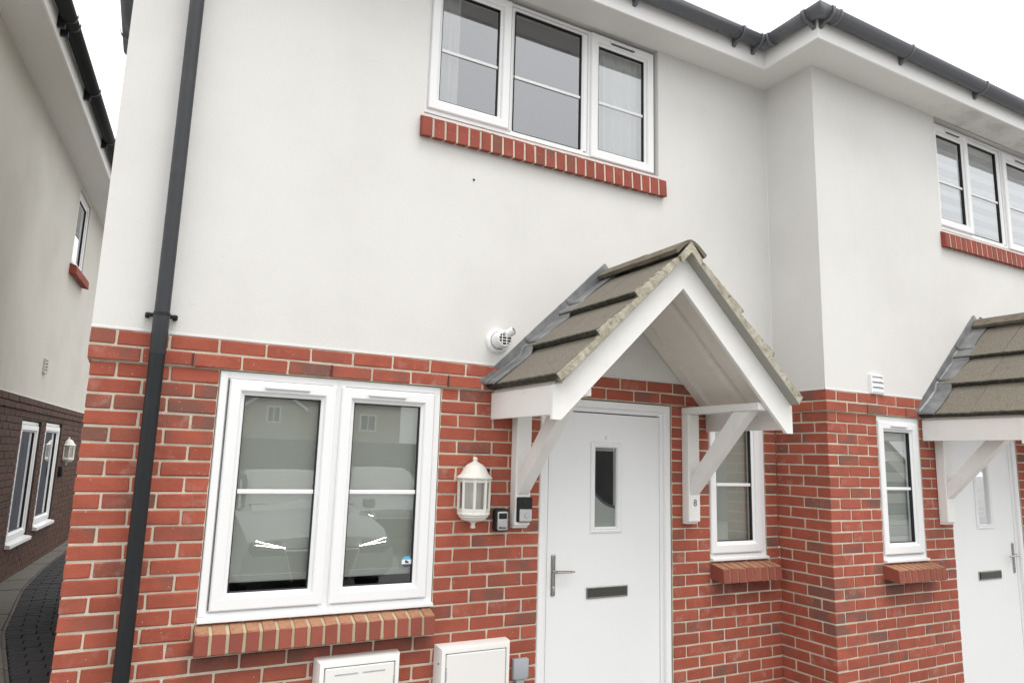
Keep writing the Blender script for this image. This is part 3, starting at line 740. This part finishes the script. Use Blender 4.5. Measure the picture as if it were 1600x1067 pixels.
# fix: bricks laid along y use their own centre
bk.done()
b = MB(); b.box(XC-.011, 9, YR-.0105, YR+.1, 2.103, ZT-.004); b.box(XC-.0105, XC+.1, YR+.1, -.002, 2.1035, ZT-.0045); b.build('band_mortar', MORTAR, RB)
for x in (4.9, 5.35): 
    b = MB(); b.box(x-.005, x+.005, YR-.018, YR-.010, Z(1)-.032, Z(1)+.032); b.build('weep_vent', SILLBRICK, RB)
UR = (6.01, 7.81)
b = MB(); sheet(b, XC-.012, 11, ZT, 4.9, YR-.006, [(UR[0], UR[1], 3.705, 4.72)], .12)
sheet(b, YR-.006, .0, ZT, 4.9, XC-.012, [], .05, P=lambda u, y, z: (y, u, z))
b.poly([(XC-.012, YR-.006, ZT), (11, YR-.006, ZT), (11, YR+.05, ZT), (XC-.012, YR+.05, ZT)]); b.poly([(XC-.012, YR-.006, ZT), (XC-.012, 0, ZT), (XC+.05, 0, ZT), (XC+.05, YR, ZT)])
RR = b.build('render_wall', RENDER, R)
b = MB(); b.box(XC-.0155, 10, YR-.0095, YR, ZT-.001, ZT+.012, .002); b.box(XC-.0155, XC, YR-.009, -.01, ZT-.001, ZT+.012, .002); b.build('render_stop_bead', RENDER, RR)
b = MB(); b.box(XC-.004-.012, XC-.010, -.0105, -.0065, ZT+.01, SOF); b.build('corner_sealant', UPVC, RR)
ox = 4.463
rw2 = window(R, UR[0]+.004, UR[1]-.02, 3.735, 4.70, YR+.035,
       [dict(gx0=1.655+ox-.03, gx1=2.06+ox-.05, gz0=3.84, gz1=4.60, bar=4.18, sash=True, vent=(1.74+ox, 1.95+ox, 4.645)),
        dict(gx0=2.175+ox-.08, gx1=2.705+ox-.13, gz0=3.775, gz1=4.64, bar=4.165, sash=False),
        dict(gx0=2.85+ox-.12, gx1=3.253+ox, gz0=3.81, gz1=4.60, bar=4.17, sash=True, vent=(2.86+ox, 3.08+ox, 4.645))])
brick_sill(R, 5.985, 7.85, 3.545, 3.668, 3.727, YR-.05, YR+.06, 24, SILLBRICK)
rw3 = window(R, RWL+.004, RWR-.004, 1.055, 2.097, YR+.008, [dict(gx0=5.096, gx1=5.412, gz0=1.183, gz1=1.985, bar=1.57, sash=True, vent=(5.16, 5.35, 2.03))])
cill(rw3, RWL+.003, RWR-.003, 1.082, YR+.008)
brick_sill(R, 5.0, 5.562, .925, 1.015, 1.048, YR-.118, YR+.03, 8, None, BROWNMORTAR)
door(R, RDL+.003, RDE-.004, YR, hs=-1)
def copy_tree(o, parent, loc=None):
    c = o.copy(); COL.objects.link(c); c.parent = parent
    if loc is not None: c.location = loc
    for ch in o.children: copy_tree(ch, c)
    return c
copy_tree(PC, R, ROFF)
b = MB(); flat(b, [(xr, yr), (XC, yr), (XC, .0), (xr, .0)], SOF, .012); flat(b, [(XC, yr), (11, yr), (11, YR), (XC, YR)], SOF, .0121); b.build('soffit', SOFFIT, R)
b = MB(); b.box(xr-.019, xr-.0005, yr-.019, ym-.0195, SOF-.012, SOF+.17, .003); b.build('fascia', FASCIA, R)
b = MB(); b.box(xr-.0005, 11, yr-.019, yr-.0005, SOF-.012, SOF+.17, .003); b.build('fascia', FASCIA, R)
g2 = gutter_run(R, [(gx-.07, gy, 0, -1), (gx, gy, -1, -1), (gx, gy-.07, -1, 0)]); 
g2.name = 'gutter_corner'
g3 = gutter_run(R, [(gx, gy-.07, -1, 0), (gx, gyr+.09, -1, 0)])
g4 = gutter_run(R, [(gx, gyr+.09, -1, 0), (gx, gyr, -1, -1), (gx+.09, gyr, 0, -1)]); g4.name = 'gutter_corner'
g5 = gutter_run(R, [(gx+.09, gyr, 0, -1), (11, gyr, 0, -1)])
for x, y, ox_, oy_, tri in ((gx-.07, gy, 0, -1, True), (gx, gy-.07, -1, 0, False), (gx, gyr+.09, -1, 0, True), (gx+.09, gyr, 0, -1, True)): gutter_bracket(R if False else g2, x, y, ox_, oy_, .03, .062, tri)
for x in (gx+.17, gx+1.0, gx+2.0, gx+3.0, gx+4.0): gutter_bracket(g5, x, gyr, 0, -1, tri=x > gx+.5)
roof(R, [(xr-.05, yr-.05, 4.90), (11, yr-.05, 4.90), (11, 3.1, 7.6), (7.6, 3.1, 7.6)]); roof(R, [(xr-.05, yr-.05, 4.901), (7.6, 3.1, 7.6), (xr+.4, 3.1, 5.2), (xr-.05, ym-.05, 4.901)])

# ------------------------------------------------------------------ the house across the alley
ML = Matrix.Translation(A0) @ Matrix.Rotation(math.pi/2-AANG, 4, 'Z')
Lh = empty('detached_house', 'grey rendered house with dark brown brickwork across the narrow alley at the left edge', 'house', A0, math.pi/2-AANG)
LZ = 2.225; w1, w2 = (1.09, 2.06), (2.34, 3.38); UW = (2.45, 3.30, 4.13, 5.17)
b = MB(); sheet(b, -2.3, 9, .0, LZ+.01, .005, [(w1[0], w1[1], .60, 1.98), (w2[0], w2[1], .67, 2.0)], .12)
sheet(b, .005, 6, .0, LZ+.01, -2.3, [], .1, P=lambda u, y, z: (y, u, z))
LB = b.build('brick_wall', DARKMORTAR, Lh); bk = Bricks(LB, DARKBRICK, ML, 290)
for k in range(0, 28):
    zc = LZ-.075*k-.0375; pj = .015 if k < 2 else 0
    hs = [w for w, zz in ((w1, .6), (w2, .67)) if zc > zz-.02 and zc < 2.0]
    xs = [-2.3]+[v for h in hs for v in h]+[7.5]
    for a, c in zip(xs[::2], xs[1::2]):
        for p, q in course(a+.003, c-.003, k % 2 == 0): bk.lay(p, q, -pj, zc)
bk.done(stuff='far_brickwork')
end_ = []
for k in range(0, 28):
    y = .1125 if k % 2 else .225
    while y < 5.8: end_.append((brick_mesh(.06, .215, .065, DARKBRICK), Vector((-2.3+.026, y, LZ-.075*k-.0375)))); y += .225
join_stuff('end_brickwork', end_, DARKBRICK, LB)
b = MB(); sheet(b, -2.32, 9, LZ, 5.4, -.008, [UW], .1)
sheet(b, -.008, 6, LZ, 5.4, -2.32, [], .1, P=lambda u, y, z: (y, u, z))
b.poly([(-2.32, -.008, LZ), (9, -.008, LZ), (9, .05, LZ), (-2.32, .05, LZ)]); b.build('render_wall', RENDER2, Lh)
b = MB(); b.box(-2.32, 9, -.014, .0, LZ-.001, LZ+.012, .002); b.build('render_stop_bead', RENDER, Lh)
for (a, c), z0, z1 in ((w1, .60, 1.98), (w2, .67, 2.0)):
    w_ = window(Lh, a+.01, c-.01, z0+.01, z1-.01, .03, [dict(gx0=a+.13, gx1=c-.13, gz0=z0+.13, gz1=z1-.13, sash=True)])
    q = MB(); q.prism([(a-.02, .06, z0+.04), (a-.02, -.05, z0+.015), (a-.02, -.05, z0-.02), (a-.02, .06, z0-.02)], (c-a+.04, 0, 0)); q.build('plastic_cill', UPVC, w_)
w_ = window(Lh, UW[0]+.01, UW[1]-.01, UW[2]+.01, UW[3]-.01, .02, [dict(gx0=UW[0]+.1, gx1=UW[1]-.1, gz0=UW[2]+.1, gz1=UW[3]-.1, sash=True)])
brick_sill(Lh, UW[0]-.08, UW[1]+.10, UW[2]-.17, UW[2]-.055, UW[2]-.01, -.10, .03, 13, SILLBRICK)
b = MB(); b.box(-2.4, 9, -.365, .0, 5.25, 5.265); b.build('soffit', SOFFIT, Lh)
b = MB(); b.box(-2.4, 9, -.389, -.3655, 5.238, 5.44, .003); b.build('fascia', FASCIA, Lh)
b = MB(); R_ = []; r = .066
pp = [(math.cos(a)*r, math.sin(a)*r) for a in [math.pi+math.pi*i/10 for i in range(11)]]; pp = [(-r, .015)]+pp+[(r, .015), (r-.008, .012)]
for x in (-2.45, 9): R_.append([(x, -.462-o, 5.425+z) for o, z in pp])
b.rings(R_, False); lg = b.build('gutter', BLACKPL, Lh, True); lg.modifiers.new('thickness', 'SOLIDIFY').thickness = .003
for x in (-1.55, -1.41, -.15, 1.15, 2.3):
    b = MB(); R_ = []; rr = .075; pp = [(math.cos(a)*rr, math.sin(a)*rr) for a in [math.pi+math.pi*i/10 for i in range(11)]]
    for dx in (-.014, .014): R_.append([(x+dx, -.462-o, 5.428+z) for o, z in [(-rr, .02)]+pp+[(rr, .02)]])
    b.rings(R_, False); b.box(x-.02, x+.02, -.45, -.389, 5.30, 5.40); o = b.build('gutter_bracket', BLACKPL, lg); o.modifiers.new('thickness', 'SOLIDIFY').thickness = .005
b = MB(); b.prism([(-2.45, -.40, 5.46), (9, -.40, 5.46), (9, 3.5, 8.2), (-2.45, 3.5, 8.2)], (0, 0, .05)); b.build('roof', TILE, Lh)

# ------------------------------------------------------------------ fittings on the walls
# downpipe
dp = empty('downpipe', 'dark grey plastic downpipe running down the left corner of the middle house', 'drainpipe', (.268, -.078, 0))
b = MB(); b.tube((0, 0, 2.27), (0, 0, 4.8), .034, 20); b.build('pipe', CHARCOAL, dp, True)
b = MB(); b.tube((0, 0, 0), (0, 0, 2.275), .0345, 20); b.build('lower_pipe', BLACKPL, dp, True)
b = MB(); b.lathe([(.035, 2.14), (.0362, 2.143), (.0362, 2.305), (.0368, 2.31), (.0368, 2.335), (.034, 2.338)], (0, 0, 0), 20); b.build('pipe_socket', CHARCOAL, dp, True)
b = MB(); b.lathe([(.0368, 2.322), (.0378, 2.323), (.0378, 2.338), (.0368, 2.339)], (0, 0, 0), 20); b.box(-.066, -.03, .02, .06, 2.322, 2.338, .004); b.box(.03, .066, .02, .06, 2.322, 2.338, .004)
b.box(-.070, -.048, .046, .070, 2.316, 2.344, .006); b.box(.048, .072, .046, .070, 2.316, 2.344, .006); b.build('pipe_bracket', BLACKPL, dp, True)
# coach lantern
def lantern(name, label, loc, rz, m, group=None):
    t = empty(name, label, 'lamp', loc, rz, group)
    A, B = math.pi-math.pi/8, 2*math.pi+math.pi/8; YC = -.034
    b = MB(); b.lathe([(.093, -.112), (.102, -.108), (.103, -.102), (.092, -.094), (.080, -.082), (.071, -.064), (.062, -.048), (.050, -.034), (.034, -.024), (.02, -.017), (.013, -.012), (.013, -.006), (.015, -.002), (.014, .006), (.009, .012), (0, .013)], (0, YC, 0), 10, A, B)
    b.build('lamp_cap', m, t)
    b = MB()
    for i in range(6):
        a = A+(B-A)*i/5; x, y = .086*math.cos(a), .086*math.sin(a); b.tube((x, y+YC, -.285), (x*1.02, y*1.02+YC, -.11), .0085, 6)
    for z0, z1 in ((-.13, -.11), (-.297, -.275)): b.lathe([(.080, z0), (.093, z0), (.093, z1), (.080, z1)], (0, YC, 0), 5, A, B)
    b.build('lamp_frame', m, t)
    b = MB(); b.lathe([(.084, -.28), (.085, -.125)], (0, YC, 0), 5, A, B); b.build('lamp_glass', LAMPGLASS, t)
    b = MB(); b.lathe([(.09, -.295), (.094, -.30), (.094, -.308), (.086, -.314), (.084, -.322), (.075, -.328), (.07, -.336), (.05, -.344), (.034, -.348), (.02, -.352), (.012, -.36), (.011, -.368), (.015, -.376), (.013, -.384), (0, -.387)], (0, YC, 0), 10, A, B); b.build('lamp_base', m, t)
    b = MB(); b.box(-.06, .06, -.006, .0, -.34, -.05, .003); b.build('back_plate', m, t)
    b = MB(); b.lathe([(.012, -.27), (.014, -.245), (.022, -.225), (.026, -.205), (.022, -.185), (.012, -.175), (0, -.173)], (0, YC, 0), 14); b.build('light_bulb', BULB, t, True)
    return t
LAMPGLASS = bpy.data.materials.new('lamp_glass'); LAMPGLASS.use_nodes = True; t_ = LAMPGLASS.node_tree; t_.nodes.clear()
a_ = N(t_, 'ShaderNodeBsdfTransparent'); a_.inputs[0].default_value = (.85, .86, .8, 1); g_ = N(t_, 'ShaderNodeBsdfGlossy'); g_.inputs['Roughness'].default_value = .35
m_ = N(t_, 'ShaderNodeMixShader'); m_.inputs[0].default_value = .3; o_ = N(t_, 'ShaderNodeOutputMaterial')
lk(t_, a_.outputs[0], m_.inputs[1]); lk(t_, g_.outputs[0], m_.inputs[2]); lk(t_, m_.outputs[0], o_.inputs[0])
BULB, *_ = mat('bulb_glass', (.8, .8, .76), .3)
lantern('wall_lantern', 'cream white half lantern with curved cap on the brick wall left of the front door', (1.957, -.004, 1.697), 0, CREAMW)
lantern('wall_lantern', 'pale lantern on the dark brick wall of the alley house', ML @ Vector((3.78, -.004, 1.815)), math.pi/2-AANG, CREAMW)
# text helper
def lettering(txt, size, m, parent, loc, name='lettering', shear=0.):
    c = bpy.data.curves.new(name, 'FONT'); c.body = txt; c.size = size; c.extrude = .0004; c.align_x = 'CENTER'; c.align_y = 'CENTER'; c.shear = shear; c.offset = 0.0 if txt == '8' else size*.02
    o = bpy.data.objects.new(name, c); COL.objects.link(o)
    dg = bpy.context.evaluated_depsgraph_get(); me = bpy.data.meshes.new_from_object(o.evaluated_get(dg)); bpy.data.objects.remove(o)
    for v in me.vertices: v.co = Vector((v.co.x, -v.co.z, v.co.y))
    me.materials.clear(); me.materials.append(m); return link(name, me, m, parent, loc)
# key safe
ks = empty('key_safe', 'black key safe with grey front cover on the brick wall beside the lantern', 'key safe', (2.142, 0, 1.354))
b = MB(); b.box(-.046, .046, -.044, -.001, -.064, .064, .014, 3); b.build('case', BLACKPL, ks, True)
b = MB(); b.box(-.034, .034, -.050, -.043, -.056, .050, .008, 3); b.build('front_cover', SILVER, ks, True)
b = MB(); b.box(-.025, .025, -.053, -.049, .008, .040, .004, 2); b.build('shutter', BLACKPL, ks, True)
lettering('Master', .017, BLACKPL, ks, (0, -.0505, -.042), shear=.2)
# doorbell on the porch post
db = empty('doorbell', 'black and silver video doorbell on the left porch post', 'doorbell', (2.262, -.0735, 1.415))
b = MB(); b.prism([(-.046, 0, -.07), (-.046, -.012, -.07), (.046, -.030, -.07), (.046, 0, -.07)], (0, 0, .142)); bmesh.ops.bevel(b.bm, geom=list(b.bm.edges), offset=.004, segments=2, affect='EDGES'); b.build('case', BLACKPL, db)
rot = math.atan2(.018, .092)
b = MB(); b.box(-.033, .042, -.006, 0, -.066, .004, .003); p = b.build('front_cover', SILVER, db); p.location = (0, -.0215, 0); p.rotation_euler = (0, 0, -rot)
b = MB(); b.lathe([(.0, -.004), (.012, -.004), (.013, 0)], (.012, -.007, -.03), 20, axis='Y'); q = b.build('button', SILVER, p, True)
b = MB(); b.lathe([(.0125, -.0045), (.0155, -.0045), (.0155, 0)], (.012, -.006, -.03), 24, axis='Y'); b.build('button_ring', GREYBOX, p)
b = MB(); b.lathe([(0, -.003), (.011, -.003), (.013, 0)], (.0, -.022, .04), 18, axis='Y'); b.build('camera_lens', WOODBLK, db)
# house number
hn = lettering('8', .062, GREYPL, None, (3.593, -.0745, 1.447), 'house_number'); tagp(hn, 'small dark figure 8 near the foot of the right porch post', 'house number')
# boiler flue
fl = empty('flue_terminal', 'round white boiler flue terminal with grille on the render left of the porch', 'flue', (2.09, -.006, 2.405)); fl.scale = (.87, .87, .87)
b = MB(); b.lathe([(.088, 0), (.086, -.012), (.074, -.02), (.062, -.022)], (0, 0, 0), 28, axis='Y'); b.build('wall_seal', UPVC, fl, True)
b = MB(); b.lathe([(.058, -.02), (.058, -.10), (.056, -.112), (.05, -.12), (.045, -.12)], (0, 0, 0), 26, axis='Y'); b.build('body', UPVC, fl, True)
b = MB(); b.lathe([(0, -.112), (.05, -.112)], (0, 0, 0), 22, axis='Y'); b.build('opening', BLACKPL, fl)
b = MB()
for i in range(5):
    z = -.044+i*.020; wdt = math.sqrt(max(0, .05**2-z*z)); b.box(-wdt, wdt, -.121, -.115, z-.0025, z+.0025)
for x in (-.022, .012): b.box(x-.0025, x+.0025, -.122, -.117, -.045, .045)
b.build('grille', UPVC, fl)
b = MB(); d = Vector((.55, -.62, .5)).normalized(); p0 = Vector((.0, -.07, .012)); p1 = p0+d*.10; b.tube(p0, p1, .029, 20); b.build('deflector', UPVC, fl, True)
b = MB(); b.tube(p1, p1+d*.0012, .024, 18); o = b.build('deflector_mouth', GREYPL, fl)
b = MB()
for k in (-.3, .35): b.tube(p1+d*.002+Vector((-.022, -.012, 0))*1+Vector((0, 0, k*.03)), p1+d*.002+Vector((.016, .018, 0))+Vector((0, 0, k*.03)), .0025, 6)
b.build('deflector_bars', UPVC, fl)
# meter boxes
def meter(label, x0, x1, zt, hinge_right, slots):
    t = empty('meter_box', label, 'meter box', ((x0+x1)/2, 0, zt-.62), group='white meter boxes low on the brick wall'); w = (x1-x0)/2
    b = MB(); b.rings([[(-w+i, y, i), (w-i, y, i), (w-i, y, .62-i), (-w+i, y, .62-i)] for i, y in ((0, -.002), (.003, -.062), (.014, -.084), (.026, -.088), (.034, -.088), (.036, -.080), (.036, -.06))], True); b.build('surround', METERW, t, True)
    b = MB(); b.box(-w+.0395, w-.0395, -.0885, -.06, .0395, .5805, .004); d = b.build('door', METERW, t)
    hx = (w-.046) if hinge_right else (-w+.046)
    for z in (.50, .12):
        b = MB(); b.box(hx-.010 if not hinge_right else hx+.002, hx-.002 if not hinge_right else hx+.010, -.0895, -.08, z-.05, z-.002); b.tube((hx+(.006 if hinge_right else -.006), -.0875, z+.004), (hx+(.006 if hinge_right else -.006), -.0875, z+.016), .003, 8); b.build('hinge', GREYBOX, t)
    b = MB(); b.tube((-w+.006 if not hinge_right else w-.006, -.066, .535), (-w-.001 if not hinge_right else w+.001, -.066, .535), .004, 8); b.build('screw', GREYPL, t)
    if slots:
        for a, c in ((-.13, -.012), (.012, .13)): b = MB(); b.box(a, c, -.0905, -.088, .545, .551, .0008); b.build('slot', GREYBOX, t)
meter('white meter box with two slots in its door, below the ground floor window sill', 1.120, 1.555, .697, True, True)
meter('plain white meter box standing between the window sill and the front door', 1.768, 2.206, .700, False, False)
# grey cable box
cb = empty('cable_box', 'small grey plastic cable box low on the wall right of the plain meter box', 'cable box', (2.300, 0, .523))
b = MB(); b.box(-.050, .050, -.034, -.001, -.056, .056, .007, 2); b.build('box_cover', GREYBOX, cb, True)
b = MB(); b.box(-.026, .026, -.024, -.001, -.45, -.056, .003); b.build('conduit', GREYBOX, cb)
b = MB()
for x, z in ((.042, -.048), (-.042, -.048)): b.tube((x, -.033, z), (x, -.0355, z), .003, 8)
b.build('screw', GREYPL, cb)
# air vents
def vent(label, loc, rz, w, h, n, m):
    t = empty('air_vent', label, 'vent', loc, rz)
    b = MB(); b.ring(-w/2, w/2, -h/2, h/2, [(0, 0), (.002, -.022), (.012, -.024), (.014, -.018), (.014, -.004)]); b.poly([(-w/2+.013, -.004, -h/2+.013), (w/2-.013, -.004, -h/2+.013), (w/2-.013, -.004, h/2-.013), (-w/2+.013, -.004, h/2-.013)]); b.build('vent_frame', m, t)
    s = (h-.028)/n
    for i in range(n):
        z = -h/2+.014+i*s; b = MB(); b.prism([(-w/2+.014, -.026, z+.002), (-w/2+.014, -.023, z), (-w/2+.014, -.006, z+s-.006), (-w/2+.014, -.010, z+s-.002)], (w-.028, 0, 0)); b.build('slat', m, t)
vent('small white louvred air vent on the render above the brick band of the right house', (5.012, YR-.006, 2.325), 0, .152, .142, 3, UPVC)
vent('small grey air vent on the render of the alley house', ML @ Vector((1.72, -.009, 2.645)), math.pi/2-AANG, .14, .18, 4, RENDER2)
# dark box under the alley lantern
b = MB(); b.box(-.045, .045, -.05, -.001, -.07, .07, .01, 2); o = b.build('mail_box', BLACKPL, None, True); o.location = ML @ Vector((3.55, 0, 1.34)); o.rotation_euler = (0, 0, math.pi/2-AANG)
tagp(o, 'small black box on the dark brick wall below the alley lantern', 'wall box')
# security sticker inside the ground-floor pane
st = empty('window_sticker', 'small blue and white octagonal security sticker in the lower right window corner', 'sticker', (1.596, .0265, 1.135))
STW, *_ = mat('sticker_white', (.75, .78, .8), .5); STB, *_ = mat('sticker_blue', (.10, .42, .62), .5); STD, *_ = mat('sticker_dark', (.05, .07, .1), .5)
def octa(r, y, z0=-9, z1=9):
    p = [(r*math.cos(math.pi/8+i*math.pi/4), y, r*math.sin(math.pi/8+i*math.pi/4)) for i in range(8)]
    return [(x, y, min(max(z, z0), z1)) for x, y, z in p]
b = MB(); b.prism(octa(.031, 0), (0, -.0006, 0)); b.build('sticker_face', STW, st)
b = MB(); b.prism([(-.0285, -.0008, .012), (.0285, -.0008, .012), (.012, -.0008, .0285), (-.012, -.0008, .0285)], (0, -.0004, 0)); b.build('blue_band', STB, st)
b = MB(); b.prism([(-.0285, -.0008, -.012), (.0285, -.0008, -.012), (.012, -.0008, -.0285), (-.012, -.0008, -.0285)], (0, -.0004, 0)); b.build('dark_band', STD, st)
b = MB(); b.lathe([(0, -.0012), (.008, -.0012), (.008, -.0004)], (-.003, 0, .001), 12, axis='Y'); b.lathe([(0, -.0012), (.0055, -.0012), (.0055, -.0004)], (.006, 0, -.003), 10, axis='Y'); b.build('emblem', STD, st)
# blinds and curtains
def blind(label, x0, x1, zb, zt, y, m=BLINDF, rail=True, group=None):
    t = empty('roller_blind', label, 'blind', ((x0+x1)/2, y, zb), group=group); w = (x1-x0)/2
    b = MB(); b.box(-w, w, 0, .002, .03, zt-zb); b.build('fabric', m, t)
    if rail: b = MB(); b.box(-w, w, -.012, .012, 0, .036, .004); b.build('bottom_rail', BLINDBAR, t)
    b = MB(); b.tube((-w, .03, zt-zb-.03), (w, .03, zt-zb-.03), .025, 12); b.build('roller', BLINDBAR, t, True)
blind('grey roller blind nearly closed behind the ground floor window', .60, 1.71, 1.066, 2.09, .072)
blind('grey blind behind the narrow window right of the front door', 3.83, 4.31, 1.06, 2.09, .072)
bpy.data.materials
def zebra(label, x0, x1, zb, zt, y, n, ma, mb_):
    t = empty('striped_blind', label, 'blind', ((x0+x1)/2, y, zb)); w = (x1-x0)/2; s = (zt-zb)/n
    for i in range(n): b = MB(); b.box(-w, w, 0, .003, i*s+.001, (i+1)*s-.001); b.build('stripe', ma if i % 2 else mb_, t)
STR1 = painted('blind_stripe_white', (.84, .84, .84), .9, .02); STR2 = painted('blind_stripe_sheer', (.62, .62, .62), .9, .02)
STR3 = painted('blind_stripe_pale', (.84, .86, .82), .9, .02); STR4 = painted('blind_stripe_grey', (.62, .64, .61), .9, .02)
zebra('white striped blind behind the upstairs window of the right house', 6.04, 7.77, 3.76, 4.69, YR+.068, 15, STR1, STR2)
zebra('pale striped blind behind the narrow window of the right house', 5.04, 5.50, 1.07, 2.08, YR+.07, 13, STR3, STR4)
def curtain(label, x0, x1, z0, z1, y):
    b = MB(); n = 48; r = []
    for z in (z0, (z0+z1)/2, z1):
        r.append([(x0+(x1-x0)*i/n, y+.02*math.sin(i*1.15+.3*z)+.008*math.sin(i*.37), z) for i in range(n+1)])
    b.rings(r, False); o = b.build('curtain', CURTAIN, None, True); tagp(o, label, 'curtain')
curtain('white curtain gathered at the left edge of the upstairs window', 1.60, 1.80, 3.78, 4.69, .115)
curtain('white curtain drawn across the right light of the upstairs window', 2.86, 3.29, 3.78, 4.69, .115)

# ------------------------------------------------------------------ what the window reflects: cars, wall and house over the road
CARP = painted('silver_car_paint', (.27, .285, .30), .25, .04); CARP.node_tree.nodes['Principled BSDF'].inputs['Coat Weight'].default_value = .6
CARG, *_ = mat('car_glass', (.02, .025, .03), .05); TYRE, *_ = mat('tyre_rubber', (.02, .02, .02), .8)
LED = bpy.data.materials.new('daytime_light'); LED.use_nodes = True; lb = LED.node_tree.nodes['Principled BSDF']; lb.inputs['Emission Color'].default_value = (1, .93, .8, 1); lb.inputs['Emission Strength'].default_value = 30
def car(label, loc, rz):
    t = empty('parked_car', label, 'car', loc, rz, 'cars parked facing the house')       # local: nose at y=0 facing +y, tail at -4.2
    prof = [(0, .55, .62, .80), (-.05, .30, .74, .86), (-.35, .22, .86, .89), (-1.05, .2, .98, .89), (-1.9, .2, 1.0, .89), (-3.4, .2, 1.02, .88), (-4.0, .25, .98, .84), (-4.2, .4, .8, .78)]
    b = MB(); Rg = []
    for y, zb, zt, w in prof:
        Rg.append([(-w*.9, y, zb), (-w, y, zb+.1), (-w, y, (zb+zt)/2+.05), (-w*.93, y, zt-.05), (-w*.8, y, zt), (0, y, zt+.03), (w*.8, y, zt), (w*.93, y, zt-.05), (w, y, (zb+zt)/2+.05), (w, y, zb+.1), (w*.9, y, zb)])
    b.rings(Rg, True, True); b.build('body', CARP, t, True)
    b = MB(); Rg = []
    for y, z, w in ((-1.0, .97, .72), (-1.25, 1.08, .70), (-1.85, 1.36, .60), (-2.3, 1.45, .57), (-3.2, 1.43, .56), (-3.8, 1.15, .64), (-4.0, 1.0, .68)):
        Rg.append([(-w-.06, y, .95), (-w, y, z-.06), (-w*.9, y, z), (0, y, z+.015), (w*.9, y, z), (w, y, z-.06), (w+.06, y, .95)])
    b.rings(Rg, True, True); b.build('roof', CARP, t, True)
    b = MB(); b.prism([(-.66, -1.18, 1.03), (.66, -1.18, 1.03), (.54, -1.86, 1.375), (-.54, -1.86, 1.375)], (0, .012, .022)); b.build('windscreen', CARG, t)
    for s in (-1, 1):
        b = MB(); b.prism([(s*.74, -1.35, 1.0), (s*.66, -1.95, 1.32), (s*.63, -3.2, 1.34), (s*.70, -3.6, 1.05)], (s*.03, 0, .0)); b.build('side_window', CARG, t)
        b = MB(); b.box(s*.45, s*.8, -.12, .0, .60, .72, .03, 2); h = b.build('headlight', CARG, t, True)
        for dz in (0, .045):
            b = MB(); b.tube((s*.42, .030, .655), (s*.74, .012, .695+dz), .0045, 8); b.build('light_strip', LED, h)
        b = MB(); b.box(s*.86, s*1.02, -1.45, -1.3, .98, 1.12, .04, 2); b.build('door_mirror', CARP, t, True)
        for y in (-.85, -3.4):
            b = MB(); b.tube((s*.70, y, .31), (s*.88, y, .31), .31, 24); w = b.build('wheel', TYRE, t, True)
            b = MB(); b.tube((s*.875, y, .31), (s*.89, y, .31), .2, 16); b.build('wheel_rim', SILVER, w)
    b = MB(); b.prism([(-.38, .004, .60), (.38, .004, .60), (.30, .004, .30), (-.30, .004, .30)], (0, .012, 0)); b.build('grille', WOODBLK, t)
    b = MB()
    for p, q in (((-.42, .018, .62), (.42, .018, .62)), ((-.42, .018, .62), (-.32, .018, .29)), ((.42, .018, .62), (.32, .018, .29))): b.tube(p, q, .012, 8)
    b.build('grille_surround', SILVER, t)
car('silver car with lit headlights mirrored in the ground floor window', (2.27, -4.5, 0), 0)
car('silver car parked further right and behind, mirrored in the ground floor window', (4.5, -8.3, 0), .15)
HB = painted('cream_house_wall', (.45, .40, .33), .9, .15)
hf = empty('house_over_road', 'cream gabled house mirrored at the top of the ground floor window', 'house', (8.4, -44, 0))
b = MB(); b.box(-1.75, 1.75, -8, 0, 0, 4.8); b.prism([(-1.75, 0, 4.8), (1.75, 0, 4.8), (0, 0, 5.9)], (0, -8, 0)); b.box(1.75, 9, -9, -1, 0, 5.2); b.build('wall', HB, hf)
for sg in (-1, 1):
    b = MB(); b.prism([(0, .3, 5.95), (0, .3, 6.15), (sg*2.1, .3, 4.75), (sg*2.1, .3, 4.55)], (0, -8, 0)); b.build('roof', TILE, hf)
    b = MB(); b.prism([(0, .32, 5.75), (0, .32, 5.95), (sg*2.1, .32, 4.57), (sg*2.1, .32, 4.37)], (0, .05, 0)); b.build('bargeboard', UPVC, hf)
b = MB(); b.prism([(1.9, -.6, 5.2), (9.4, -.6, 5.2), (9.4, -5, 8), (1.9, -5, 8)], (0, 0, .2)); b.build('roof', TILE, hf)
for x, z, w_, h_ in ((-.45, 3.55, .9, 1.1), (-1.2, 1.0, 2.4, 1.5), (3.2, 3.3, 1.2, 1.2), (6.0, 3.3, 1.2, 1.2)):
    y = 0 if x < 2 else -1
    b = MB(); b.ring(x, x+w_, z, z+h_, [(0, y), (0, y+.06), (.1, y+.06), (.1, y+.01)]); b.box(x+w_/2-.03, x+w_/2+.03, y+.012, y+.05, z+.1, z+h_-.1); w = b.build('window', UPVC, hf)
    b = MB(); b.box(x+.1, x+w_-.1, y+.002, y+.012, z+.1, z+h_-.1); b.build('glass_pane', CARG, w)
gw = MB(); gw.box(-14, 26, -13.2, -13, 0, 2.0, .01); o = gw.build('garden_wall', painted('garden_wall_brick', (.17, .17, .165), .9, .3), None); tagp(o, 'long brick garden wall mirrored behind the cars in the window', 'wall')

fe = empty('unseen_fence', 'unseen dark fence added beyond the alley to darken its window reflections', 'fence', (0, 13.2, 0))  # out of view; added to keep white sky out of the alley windows' reflections
for i in range(24):
    b = MB(); x = -4+i*.31; b.box(x, x+.30, -.02+.012*(i % 2), .0+.012*(i % 2), .0, 2.0); b.build('board', DARKROOM, fe)
b = MB(); b.box(-4, 3.4, .014, .06, .5, .6); b.box(-4, 3.4, .014, .06, 1.6, 1.7); b.build('rail', DARKROOM, fe)
